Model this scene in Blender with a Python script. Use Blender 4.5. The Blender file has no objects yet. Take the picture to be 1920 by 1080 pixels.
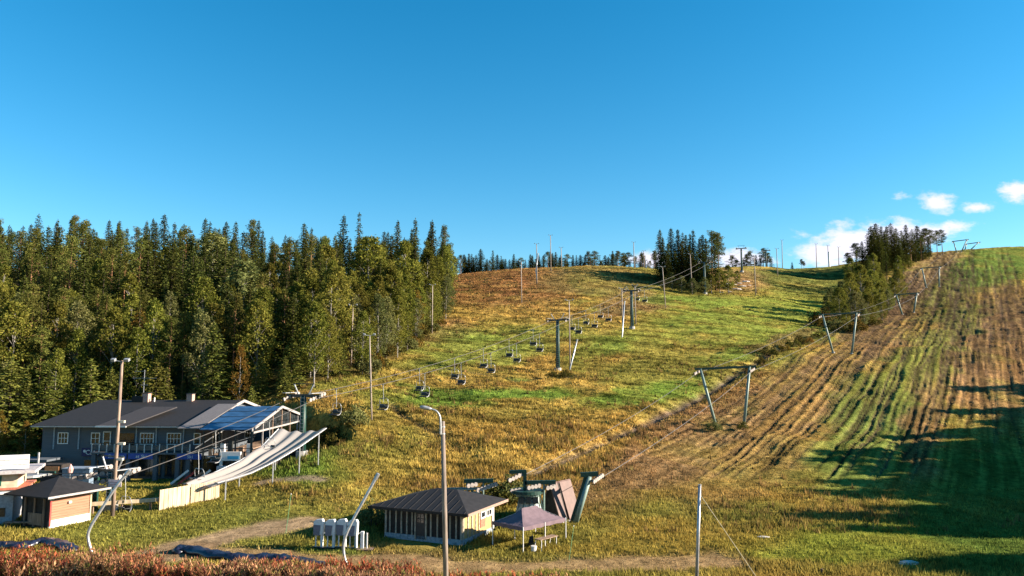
import bpy, math, random
import numpy as np
from mathutils import Vector, Matrix

# ------------------------------------------------------------------ camera, sky, sun, exposure
scene = bpy.context.scene
CAMZ = 13.0
F = 1400.0 / 1920.0
PITCH = math.atan(150.0 / 1400.0)
CP, SP = math.cos(PITCH), math.sin(PITCH)
cam_data = bpy.data.cameras.new('camera')
cam_data.sensor_width = 36.0
cam_data.lens = 36.0 * F
cam_data.clip_start = 0.5
cam_data.clip_end = 9000.0
cam = bpy.data.objects.new('camera', cam_data)
scene.collection.objects.link(cam)
cam.location = (0, 0, CAMZ)
cam.rotation_euler = (math.pi / 2 + PITCH, 0, 0)
scene.camera = cam

SUN_EL = math.radians(19.5)
SUN_AZ = math.radians(92.0)          # clockwise from +Y (view direction): from the right, a touch behind
sun_dir = Vector((math.sin(SUN_AZ) * math.cos(SUN_EL), math.cos(SUN_AZ) * math.cos(SUN_EL), math.sin(SUN_EL)))
sun_data = bpy.data.lights.new('sun', 'SUN')
sun_data.energy = 5.0
sun_data.angle = math.radians(0.53)
sun_data.color = (1.0, 0.87, 0.70)
sun = bpy.data.objects.new('sun', sun_data)
scene.collection.objects.link(sun)
sun.location = (80, 0, 80)
sun.rotation_euler = sun_dir.to_track_quat('Z', 'Y').to_euler()

scene.view_settings.view_transform = 'Standard'
scene.view_settings.look = 'None'
scene.view_settings.gamma = 1.0
scene.view_settings.use_curve_mapping = False
scene.view_settings.exposure = 1.85

def kz(y):
    k = (540.0 - y) / 1400.0
    return (SP + k * CP) / (CP - k * SP)

def ray(x, y):
    cx, cy = (x - 960.0) / 1400.0, (540.0 - y) / 1400.0
    return cx, CP - cy * SP, SP + cy * CP

def at(x, y, Y):
    """photo pixel + distance along the view axis -> world point"""
    a, b, c = ray(x, y)
    return Vector((a / b * Y, Y, CAMZ + c / b * Y))

world = bpy.data.worlds.new('World')
scene.world = world
world.use_nodes = True
nt = world.node_tree
nt.nodes.clear()
def wn(t, **kw):
    n = nt.nodes.new(t)
    for k, v in kw.items():
        setattr(n, k, v)
    return n
def wm(op, a, b=None, clamp=False):
    n = nt.nodes.new('ShaderNodeMath'); n.operation = op; n.use_clamp = clamp
    for i, q in enumerate((a, b)):
        if q is None: continue
        if isinstance(q, (int, float)): n.inputs[i].default_value = q
        else: nt.links.new(q, n.inputs[i])
    return n.outputs[0]
sky = wn('ShaderNodeTexSky', sky_type='NISHITA', sun_disc=False)
sky.sun_elevation = SUN_EL
sky.sun_rotation = SUN_AZ
sky.altitude = 100.0
sky.air_density = 1.0
sky.dust_density = 0.15
sky.ozone_density = 3.0
hsv = wn('ShaderNodeHueSaturation')
hsv.inputs['Hue'].default_value = 0.488
hsv.inputs['Saturation'].default_value = 1.37
hsv.inputs['Value'].default_value = 1.0
nt.links.new(sky.outputs[0], hsv.inputs['Color'])
tc = wn('ShaderNodeTexCoord')
sep = wn('ShaderNodeSeparateXYZ')
nt.links.new(tc.outputs['Generated'], sep.inputs[0])
ysafe = wm('MAXIMUM', sep.outputs[1], 0.05)
uu = wm('DIVIDE', sep.outputs[0], ysafe)
vv = wm('DIVIDE', sep.outputs[2], ysafe)
comb = wn('ShaderNodeCombineXYZ')
nt.links.new(uu, comb.inputs[0]); nt.links.new(wm('MULTIPLY', vv, 2.0), comb.inputs[1])
noi = wn('ShaderNodeTexNoise')
noi.inputs['Scale'].default_value = 26.0
noi.inputs['Detail'].default_value = 6.0
noi.inputs['Roughness'].default_value = 0.62
nt.links.new(comb.outputs[0], noi.inputs['Vector'])
mask = None
for (cx, cy, rx, ry, s) in [(1625, 462, 125, 52, 1.0), (1550, 478, 78, 34, .9), (1700, 440, 120, 34, .85), (1590, 450, 60, 30, .9),
                            (1757, 380, 44, 26, .75), (1830, 388, 40, 18, .68), (1908, 358, 40, 26, .78), (1500, 440, 36, 12, .3),
                            (1688, 372, 22, 12, .35), (1218, 488, 50, 24, .8), (1385, 488, 70, 30, .8), (1790, 425, 60, 14, .55),
                            (2150, 430, 160, 50, .9), (2500, 380, 90, 40, .8), (-500, 380, 120, 40, .7)]:
    a, b, c = ray(cx, cy)
    u0, v0 = a / b, c / b
    du = wm('DIVIDE', wm('SUBTRACT', uu, u0), rx / 1400.0)
    dv = wm('DIVIDE', wm('SUBTRACT', vv, v0), ry / 1400.0)
    d2 = wm('ADD', wm('MULTIPLY', du, du), wm('MULTIPLY', dv, dv))
    blob = wm('MULTIPLY', wm('SUBTRACT', 1.0, wm('SQRT', d2)), s)
    mask = blob if mask is None else wm('MAXIMUM', mask, blob)
dens = wm('ADD', wm('MULTIPLY', mask, 1.6), wm('MULTIPLY', wm('SUBTRACT', noi.outputs[0], 0.52), 2.4))
dens = wm('MULTIPLY', dens, wm('GREATER_THAN', mask, -0.6))
mr = wn('ShaderNodeMapRange', interpolation_type='SMOOTHSTEP')
nt.links.new(dens, mr.inputs['Value'])
mr.inputs['From Min'].default_value = 0.0
mr.inputs['From Max'].default_value = 0.85
cmix = wn('ShaderNodeMix', data_type='RGBA')
nt.links.new(wm('MULTIPLY', mr.outputs[0], 0.78), cmix.inputs['Factor'])
nt.links.new(hsv.outputs[0], cmix.inputs['A'])
cmix.inputs['B'].default_value = (5.8, 5.1, 5.6, 1)
bg = wn('ShaderNodeBackground')
bg.inputs['Strength'].default_value = 0.06
nt.links.new(cmix.outputs['Result'], bg.inputs['Color'])
out = wn('ShaderNodeOutputWorld')
nt.links.new(bg.outputs[0], out.inputs['Surface'])

# ------------------------------------------------------------------ helpers
R = random.Random(7)
rng = np.random.default_rng(11)
COL = scene.collection

def hash2(ix, iy, seed):
    h = (ix.astype(np.int64) * 374761393 + iy.astype(np.int64) * 668265263 + seed * 974634777) & 0xFFFFFFFF
    h = ((h ^ (h >> 13)) * 1274126177) & 0xFFFFFFFF
    h = (h ^ (h >> 16)) & 0xFFFFFFFF
    return h / 4294967295.0

def vnoise(x, y, seed=0):
    x = np.asarray(x, float); y = np.asarray(y, float)
    ix, iy = np.floor(x), np.floor(y)
    fx, fy = x - ix, y - iy
    fx = fx * fx * (3 - 2 * fx); fy = fy * fy * (3 - 2 * fy)
    a = hash2(ix, iy, seed); b = hash2(ix + 1, iy, seed); c = hash2(ix, iy + 1, seed); d = hash2(ix + 1, iy + 1, seed)
    return (a * (1 - fx) + b * fx) * (1 - fy) + (c * (1 - fx) + d * fx) * fy

def fbm(x, y, seed=0, o=4):
    s = 0; a = 1; t = 0
    for i in range(o):
        s = s + a * vnoise(x * 2 ** i + 17.3 * i, y * 2 ** i - 9.1 * i, seed + i); t += a; a *= .5
    return s / t

def tag(o, label=None, cat=None, group=None, kind=None):
    if label: o['label'] = label
    if cat: o['category'] = cat
    if group: o['group'] = group
    if kind: o['kind'] = kind
    return o

def thing(name, loc, label, cat, group=None, rz=0.0):
    o = bpy.data.objects.new(name, None)
    o.empty_display_size = .3
    COL.objects.link(o)
    o.location = loc; o.rotation_euler = (0, 0, rz)
    return tag(o, label, cat, group)

def copy_tree(o, parent=None):
    c = o.copy(); COL.objects.link(c); c.parent = parent
    for ch in o.children:
        copy_tree(ch, c)
    return c

# ---- materials
MATS = {}
ALB = .80
def mat(name, col, rough=.7, metal=0.0, var=.12, scale=6.0, bump=0.0, spec=.3, alpha=None, stretch=None, col2=None):
    if name in MATS: return MATS[name]
    col = tuple(c * ALB for c in col); col2 = tuple(c * ALB for c in col2) if col2 else None
    m = bpy.data.materials.new(name); m.use_nodes = True
    n = m.node_tree; b = n.nodes['Principled BSDF']
    b.inputs['Roughness'].default_value = rough
    b.inputs['Metallic'].default_value = metal
    b.inputs['Specular IOR Level'].default_value = spec
    t = n.nodes.new('ShaderNodeTexCoord')
    mp = n.nodes.new('ShaderNodeMapping')
    if stretch: mp.inputs['Scale'].default_value = stretch
    nz = n.nodes.new('ShaderNodeTexNoise'); nz.inputs['Scale'].default_value = scale; nz.inputs['Detail'].default_value = 5
    n.links.new(t.outputs['Object'], mp.inputs[0]); n.links.new(mp.outputs[0], nz.inputs['Vector'])
    mx = n.nodes.new('ShaderNodeMix'); mx.data_type = 'RGBA'
    c2 = col2 or tuple(max(0, c * (1 - 2.2 * var)) for c in col)
    c1 = col if col2 else tuple(min(1, c * (1 + var)) for c in col)
    mx.inputs['A'].default_value = (*c1, 1); mx.inputs['B'].default_value = (*c2, 1)
    rp = n.nodes.new('ShaderNodeMapRange'); rp.inputs['From Min'].default_value = .35; rp.inputs['From Max'].default_value = .68
    n.links.new(nz.outputs[0], rp.inputs['Value']); n.links.new(rp.outputs[0], mx.inputs['Factor'])
    n.links.new(mx.outputs['Result'], b.inputs['Base Color'])
    if alpha is not None: b.inputs['Alpha'].default_value = alpha
    if bump:
        bp = n.nodes.new('ShaderNodeBump'); bp.inputs['Strength'].default_value = bump; bp.inputs['Distance'].default_value = .03
        n.links.new(nz.outputs[0], bp.inputs['Height']); n.links.new(bp.outputs[0], b.inputs['Normal'])
    MATS[name] = m
    return m

def leaf_mat(name, c1, c2, c3=None, trans=.3):
    m = bpy.data.materials.new(name); m.use_nodes = True
    n = m.node_tree; n.nodes.clear()
    g = n.nodes.new('ShaderNodeNewGeometry'); oi = n.nodes.new('ShaderNodeObjectInfo')
    r1 = n.nodes.new('ShaderNodeValToRGB')
    c1 = tuple(c * ALB for c in c1); c2 = tuple(c * ALB for c in c2)
    r1.color_ramp.elements[0].color = (*c1, 1); r1.color_ramp.elements[1].color = (*c2, 1)
    n.links.new(g.outputs['Random Per Island'], r1.inputs[0])
    hs = n.nodes.new('ShaderNodeHueSaturation')
    def mrange(lo, hi, src):
        q = n.nodes.new('ShaderNodeMapRange'); q.inputs['To Min'].default_value = lo; q.inputs['To Max'].default_value = hi
        n.links.new(src, q.inputs['Value']); return q.outputs[0]
    n.links.new(mrange(.475, .515, oi.outputs['Random']), hs.inputs['Hue'])
    ml = n.nodes.new('ShaderNodeMath'); ml.operation = 'MULTIPLY'; ml.inputs[1].default_value = 7.31
    fr = n.nodes.new('ShaderNodeMath'); fr.operation = 'FRACT'
    n.links.new(oi.outputs['Random'], ml.inputs[0]); n.links.new(ml.outputs[0], fr.inputs[0])
    n.links.new(mrange(.7, 1.3, fr.outputs[0]), hs.inputs['Value'])
    n.links.new(r1.outputs[0], hs.inputs['Color'])
    d = n.nodes.new('ShaderNodeBsdfDiffuse'); t = n.nodes.new('ShaderNodeBsdfTranslucent')
    n.links.new(hs.outputs[0], d.inputs[0]); n.links.new(hs.outputs[0], t.inputs[0])
    mx = n.nodes.new('ShaderNodeMixShader'); mx.inputs[0].default_value = trans
    n.links.new(d.outputs[0], mx.inputs[1]); n.links.new(t.outputs[0], mx.inputs[2])
    o = n.nodes.new('ShaderNodeOutputMaterial'); n.links.new(mx.outputs[0], o.inputs[0])
    MATS[name] = m
    return m

def attr_mat(name, leaf):
    """ground / blade material: zone colour from the mesh, grain from noise"""
    m = bpy.data.materials.new(name); m.use_nodes = True
    n = m.node_tree; n.nodes.clear()
    a = n.nodes.new('ShaderNodeAttribute'); a.attribute_name = 'zone_colour'
    hs = n.nodes.new('ShaderNodeHueSaturation')
    n.links.new(a.outputs['Color'], hs.inputs['Color'])
    o = n.nodes.new('ShaderNodeOutputMaterial')
    d = n.nodes.new('ShaderNodeBsdfDiffuse')
    n.links.new(hs.outputs[0], d.inputs[0])
    def mrange(lo, hi, src, f0=0, f1=1):
        q = n.nodes.new('ShaderNodeMapRange'); q.inputs['To Min'].default_value = lo; q.inputs['To Max'].default_value = hi
        q.inputs['From Min'].default_value = f0; q.inputs['From Max'].default_value = f1
        n.links.new(src, q.inputs['Value']); return q.outputs[0]
    if leaf:
        g = n.nodes.new('ShaderNodeNewGeometry')
        n.links.new(mrange(.6, 1.5, g.outputs['Random Per Island']), hs.inputs['Value'])
        t = n.nodes.new('ShaderNodeBsdfTranslucent'); n.links.new(hs.outputs[0], t.inputs[0])
        mx = n.nodes.new('ShaderNodeMixShader'); mx.inputs[0].default_value = .35
        n.links.new(d.outputs[0], mx.inputs[1]); n.links.new(t.outputs[0], mx.inputs[2]); n.links.new(mx.outputs[0], o.inputs[0])
    else:
        tcn = n.nodes.new('ShaderNodeTexCoord')
        z1 = n.nodes.new('ShaderNodeTexNoise'); z1.inputs['Scale'].default_value = 1.3; z1.inputs['Detail'].default_value = 8; z1.inputs['Roughness'].default_value = .78
        n.links.new(tcn.outputs['Object'], z1.inputs['Vector'])
        n.links.new(mrange(.45, 1.5, z1.outputs[0], .33, .68), hs.inputs['Value'])
        bp = n.nodes.new('ShaderNodeBump'); bp.inputs['Strength'].default_value = .8; bp.inputs['Distance'].default_value = .55
        n.links.new(z1.outputs[0], bp.inputs['Height']); n.links.new(bp.outputs[0], d.inputs['Normal'])
        n.links.new(d.outputs[0], o.inputs[0])
    MATS[name] = m
    return m

# ---- mesh builder
class MB:
    def __init__(s): s.v = []; s.f = []
    def add(s, vs, fs):
        o = len(s.v); s.v += [tuple(q) for q in vs]; s.f += [tuple(i + o for i in q) for q in fs]; return s
    def box(s, c, d, rz=0, M=None):
        x, y, z = d[0] / 2, d[1] / 2, d[2] / 2
        m = Matrix.Translation(Vector(c)) @ Matrix.Rotation(rz, 4, 'Z')
        if M is not None: m = m @ M
        vs = [m @ Vector((a * x, b * y, e * z)) for e in (-1, 1) for b in (-1, 1) for a in (-1, 1)]
        return s.add(vs, [(0, 2, 3, 1), (4, 5, 7, 6), (0, 1, 5, 4), (2, 6, 7, 3), (0, 4, 6, 2), (1, 3, 7, 5)])
    def bar(s, p, q, w, h=None):
        p, q = Vector(p), Vector(q); h = h or w
        d = (q - p); L = d.length; d.normalize()
        up = Vector((0, 0, 1)) if abs(d.z) < .95 else Vector((0, 1, 0))
        a = d.cross(up).normalized(); b = a.cross(d).normalized()
        vs = []
        for e in (p, q):
            for (i, j) in ((-1, -1), (1, -1), (1, 1), (-1, 1)):
                vs.append(e + a * (i * w / 2) + b * (j * h / 2))
        return s.add(vs, [(0, 1, 2, 3), (7, 6, 5, 4), (0, 4, 5, 1), (1, 5, 6, 2), (2, 6, 7, 3), (3, 7, 4, 0)])
    def tube(s, pts, rad, n=8, cap=True):
        pts = [Vector(p) for p in pts]
        if not isinstance(rad, (list, tuple)): rad = [rad] * len(pts)
        vs = []; fs = []
        ref = None
        for i, p in enumerate(pts):
            d = (pts[min(i + 1, len(pts) - 1)] - pts[max(i - 1, 0)]).normalized()
            if ref is None:
                ref = Vector((0, 0, 1)) if abs(d.z) < .9 else Vector((1, 0, 0))
            a = d.cross(ref)
            if a.length < 1e-4: a = d.cross(Vector((.3, .8, .5)))
            a.normalize(); b = d.cross(a).normalized()
            for k in range(n):
                t = 2 * math.pi * k / n
                vs.append(p + (a * math.cos(t) + b * math.sin(t)) * rad[i])
        for i in range(len(pts) - 1):
            for k in range(n):
                fs.append((i * n + k, i * n + (k + 1) % n, (i + 1) * n + (k + 1) % n, (i + 1) * n + k))
        if cap:
            fs.append(tuple(range(n - 1, -1, -1))); fs.append(tuple((len(pts) - 1) * n + k for k in range(n)))
        return s.add(vs, fs)
    def wheel(s, c, axis, r, w, n=14):
        c = Vector(c); a = Vector(axis).normalized() * (w / 2)
        return s.tube([c - a, c - a * .5, c, c + a * .5, c + a], [r, r, r * .8, r, r], n)
    def prism(s, outline, ext):
        n = len(outline); e = Vector(ext)
        vs = [Vector(p) for p in outline] + [Vector(p) + e for p in outline]
        return s.add(vs, [tuple(range(n - 1, -1, -1)), tuple(range(n, 2 * n))] + [(i, (i + 1) % n, n + (i + 1) % n, n + i) for i in range(n)])
    def slab(s, quad, t):
        """quad + thickness along its normal"""
        q = [Vector(p) for p in quad]
        nrm = (q[1] - q[0]).cross(q[2] - q[0]).normalized() * t
        return s.prism(q, nrm)
    def mesh(s, name, m, smooth=False):
        me = bpy.data.meshes.new(name); me.from_pydata(s.v, [], s.f)
        me.materials.append(m)
        import bmesh
        bm = bmesh.new(); bm.from_mesh(me); bmesh.ops.recalc_face_normals(bm, faces=bm.faces); bm.to_mesh(me); bm.free()
        if smooth: me.polygons.foreach_set('use_smooth', [True] * len(me.polygons))
        me.update(); return me
    def build(s, name, m, parent=None, smooth=False, loc=None, bevel=0):
        o = bpy.data.objects.new(name, s.mesh(name, m, smooth)); COL.objects.link(o)
        if parent is not None: o.parent = parent
        if loc is not None: o.location = loc
        if bevel:
            b = o.modifiers.new('bevel', 'BEVEL'); b.width = bevel; b.segments = 2; b.limit_method = 'ANGLE'
        return o

def text_part(txt, size, m, parent, loc, rot):
    """raised lettering, one part per letter"""
    x = 0.0; parts = []
    for chx in txt:
        if chx == ' ': x += size * .35; continue
        cu = bpy.data.curves.new('letter', 'FONT'); cu.body = chx; cu.size = size; cu.align_y = 'CENTER'; cu.extrude = .01; cu.resolution_u = 2
        t = bpy.data.objects.new('letter', cu); COL.objects.link(t)
        me = bpy.data.meshes.new_from_object(t.evaluated_get(bpy.context.evaluated_depsgraph_get()))
        bpy.data.objects.remove(t)
        me.materials.clear(); me.materials.append(m)
        parts.append((me, x)); x += max([v.co.x for v in me.vertices]) + size * .07
    for me, dx in parts:
        o = bpy.data.objects.new('letter', me); COL.objects.link(o)
        o.parent = parent; o.rotation_euler = rot; o.location = Vector(loc) + Vector((dx - x / 2, 0, 0))

# ------------------------------------------------------------------ terrain
# columns of the photograph: (pixel column, [(distance, pixel row of the ground there), ...])
NEAR = [(4, -9.6), (30, -10.4), (38, -11.3), (45, -12.8), (50, -13.0)]
COLS = [
 (-900, [(60, 992), (90, 890), (110, 830), (150, 672), (200, 580), (260, 525), (400, 505)]),
 (0,    [(60, 992), (90, 888), (110, 830), (150, 668), (200, 574), (260, 522), (400, 505)]),
 (400,  [(60, 992), (72, 935), (90, 885), (108, 820), (150, 690), (200, 588), (260, 530), (400, 512)]),
 (600,  [(57, 1008), (70, 925), (82, 858), (100, 786), (125, 705), (165, 645), (200, 598), (260, 548), (330, 526), (400, 520)]),
 (700,  [(57, 1012), (70, 935), (82, 878), (104, 790), (130, 703), (165, 648), (200, 605), (250, 555), (310, 526), (400, 522)]),
 (810,  [(57, 1013), (70, 940), (84, 885), (104, 802), (130, 718), (160, 662), (187, 626), (225, 578), (270, 540), (310, 521), (350, 519)]),
 (980,  [(57, 1010), (66, 960), (80, 895), (104, 804), (125, 740), (146, 692), (189, 626), (225, 566), (260, 532), (300, 507), (340, 503)]),
 (1090, [(56, 1014), (62, 982), (80, 892), (104, 806), (125, 738), (146, 692), (189, 622), (225, 567), (260, 530), (292, 503), (330, 498)]),
 (1200, [(55, 1020), (62, 982), (80, 894), (108, 798), (130, 727), (150, 684), (189, 613), (230, 568), (264, 540), (300, 508), (330, 499)]),
 (1320, [(54, 1024), (62, 982), (80, 898), (108, 798), (130, 735), (163, 665), (192, 612), (230, 576), (264, 554), (300, 530), (332, 508), (380, 499)]),
 (1400, [(53, 1030), (64, 970), (80, 905), (108, 799), (130, 733), (163, 664), (195, 615), (230, 582), (264, 556), (300, 530), (332, 506), (400, 498)]),
 (1560, [(52, 1035), (60, 992), (70, 944), (90, 862), (108, 800), (135, 718), (163, 655), (200, 622), (240, 594), (285, 562), (350, 522), (430, 497)]),
 (1700, [(52, 1035), (60, 996), (70, 948), (90, 862), (108, 798), (135, 714), (163, 660), (200, 618), (240, 588), (285, 542), (340, 505), (400, 477), (440, 473)]),
 (1800, [(52, 1035), (60, 998), (75, 925), (90, 862), (108, 798), (135, 716), (163, 660), (200, 612), (240, 576), (285, 533), (340, 498), (392, 470), (420, 468)]),
 (1920, [(52, 1035), (60, 1000), (75, 928), (90, 864), (108, 800), (140, 708), (163, 655), (200, 602), (240, 566), (285, 530), (340, 493), (385, 463), (420, 461)]),
 (2500, [(52, 1035), (60, 1000), (75, 928), (90, 864), (108, 805), (140, 720), (163, 675), (200, 620), (240, 580), (285, 540), (340, 500), (400, 470)]),
]
UG = np.linspace(-1.5, 1.3, 281)
YG = np.exp(np.linspace(math.log(4), math.log(3000), 420))
prof = []
for (x, pr) in COLS:
    near = [(4, -9.6), (30, -10.2), (38, -10.9), (44, -11.9), (48, -12.85), (51, -13.0)] if x <= 700 else NEAR
    Y = [p[0] for p in near] + [p[0] for p in pr]
    Z = [p[1] for p in near] + [p[0] * kz(p[1]) for p in pr]
    zc = Z[-1]
    Y += [pr[-1][0] + 40, 700, 3000]; Z += [zc - 1.5, zc - 18, zc - 60]
    prof.append(np.interp(YG, Y, Z))
prof = np.array(prof)
ucol = np.array([(c[0] - 960) / 1400.0 for c in COLS])
HT = np.array([np.interp(UG, ucol, prof[:, j]) for j in range(len(YG))]).T
def blur(a, n, ax):
    k = np.hanning(2 * n + 3)[1:-1]; k /= k.sum()
    p = np.pad(a, [(n, n) if i == ax else (0, 0) for i in (0, 1)], mode='edge')
    return np.apply_along_axis(lambda r: np.convolve(r, k, 'valid'), ax, p)
HT = blur(blur(HT, 5, 0), 5, 1)

def h_base(X, Y):
    X = np.asarray(X, float); Y = np.asarray(Y, float)
    Yc = np.clip(Y, 4.0, 2990)
    u = np.clip(X / Yc, -1.49, 1.29)
    fi = (u - UG[0]) / (UG[1] - UG[0]); fj = np.log(Yc / 4.0) / math.log(750) * (len(YG) - 1)
    i = np.clip(fi.astype(int), 0, len(UG) - 2); j = np.clip(fj.astype(int), 0, len(YG) - 2)
    a, b = fi - i, fj - j
    z = (HT[i, j] * (1 - a) + HT[i + 1, j] * a) * (1 - b) + (HT[i, j + 1] * (1 - a) + HT[i + 1, j + 1] * a) * b
    return z + CAMZ

def on_ground(x, y, fn=None, y0=20.0):
    """first ground hit of the line of sight through a pixel"""
    a, b, c = ray(x, y)
    Ys = np.exp(np.linspace(math.log(y0), math.log(900), 3000))
    d = (CAMZ + c / b * Ys) - (fn or h_base)(a / b * Ys, Ys)
    k = np.argmax(d <= 0)
    if d[k] > 0: k = len(Ys) - 1
    return Vector((a / b * Ys[k], Ys[k], 0))

def poly_px(pts):
    return np.array([on_ground(x, y)[:2] for x, y in pts])

def dist_poly(X, Y, P):
    best = np.full(np.shape(X), 1e9)
    for (ax, ay), (bx, by) in zip(P[:-1], P[1:]):
        dx, dy = bx - ax, by - ay; L2 = dx * dx + dy * dy + 1e-9
        t = np.clip(((X - ax) * dx + (Y - ay) * dy) / L2, 0, 1)
        best = np.minimum(best, np.hypot(X - ax - t * dx, Y - ay - t * dy))
    return best

GULLY = poly_px([(985, 893), (1080, 852), (1180, 803), (1290, 752), (1370, 706), (1440, 664), (1500, 634)])
DITCH = poly_px([(1075, 706), (1040, 702), (1000, 712), (965, 717)])
TRACK1 = poly_px([(965, 714), (900, 700), (830, 692), (740, 689)])
TRACK2 = poly_px([(735, 762), (765, 788), (800, 810), (850, 830)])
ROADS = [poly_px([(300, 1042), (360, 1022), (430, 1003), (500, 990), (560, 984)]),
         poly_px([(360, 1034), (480, 1046), (640, 1056), (900, 1066), (1150, 1060), (1350, 1052)])]
DECKYARD = poly_px([(490, 905), (540, 898), (600, 899)])
RUTS = []
rr = random.Random(5)
for g in range(95):
    s0 = rr.uniform(-43, 8); t0 = rr.uniform(72, 260); t1 = t0 + rr.uniform(45, 190)
    for k in range(rr.choice((2, 2, 4, 4))):
        RUTS.append((s0 + k * rr.uniform(1.5, 2.1), t0 + rr.uniform(-5, 5), t1 + rr.uniform(-10, 10), rr.uniform(.5, 1), rr.randrange(999)))

FLATS = []      # (x, y, radius, level): pads under buildings, filled before the sheet is made

def rut_amount(X, Y):
    r = np.zeros(np.shape(X))
    s = X - .64 * Y
    for (s0, t0, t1, d, sd) in RUTS:
        m = (np.abs(s - s0) < 4.5) & (Y > t0) & (Y < t1)
        if not m.any(): continue
        sm = s[m] - s0 + 2.6 * (fbm(Y[m] * .028, Y[m] * 0 + sd, sd, 2) - .5)
        w = .15 + .0011 * Y[m]
        fade = np.clip((Y[m] - t0) / 8, 0, 1) * np.clip((t1 - Y[m]) / 8, 0, 1)
        r[m] = np.maximum(r[m], np.exp(-(sm / w) ** 2) * fade * d * (.6 + .4 * vnoise(Y[m] * .25, s[m], sd)))
    return r

def height(X, Y):
    X = np.asarray(X, float); Y = np.asarray(Y, float)
    z = h_base(X, Y)
    slope = np.clip((Y - 64) / 25, 0, 1) * np.clip((X / np.maximum(Y, 1) + .28) / .08, 0, 1)
    z = z + (fbm(X * .055, Y * .055, 3, 3) - .5) * (.35 + 1.5 * slope)
    z = z + (fbm(X * .35, Y * .35, 9, 3) - .5) * (.24 + .55 * slope)
    z = z - .9 * np.exp(-(dist_poly(X, Y, GULLY) / 1.5) ** 2) - .8 * np.exp(-(dist_poly(X, Y, DITCH) / 1.3) ** 2)
    z = z - .3 * np.exp(-(dist_poly(X, Y, TRACK1) / .7) ** 2) - .4 * np.exp(-(dist_poly(X, Y, TRACK2) / .8) ** 2)
    z = z - .38 * rut_amount(X, Y)
    for (fx, fy, fr, fz) in FLATS:
        w = np.clip((fr * 1.35 - np.hypot(X - fx, Y - fy)) / (fr * .35), 0, 1)
        z = z * (1 - w) + fz * w
    return z

def gz(x, y): return float(height(np.array([x]), np.array([y]))[0])
def gp(x, y, dz=0.0):
    """ground point seen at a photo pixel"""
    p = on_ground(x, y); return Vector((p.x, p.y, gz(p.x, p.y) + dz))

# pads under the buildings (levels taken from the smooth terrain)
def pad(x, y, r, z=None):
    FLATS.append((x, y, r, float(h_base(np.array([x]), np.array([y]))[0]) if z is None else z))
pad(-45.0, 96.0, 15.0, .42); pad(-31.5, 93.0, 9.0, .45)
pad(-6.0, 57.0, 5.0)
pad(-38.0, 62.0, 4.2); pad(-45.0, 63.5, 4.5)

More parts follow.
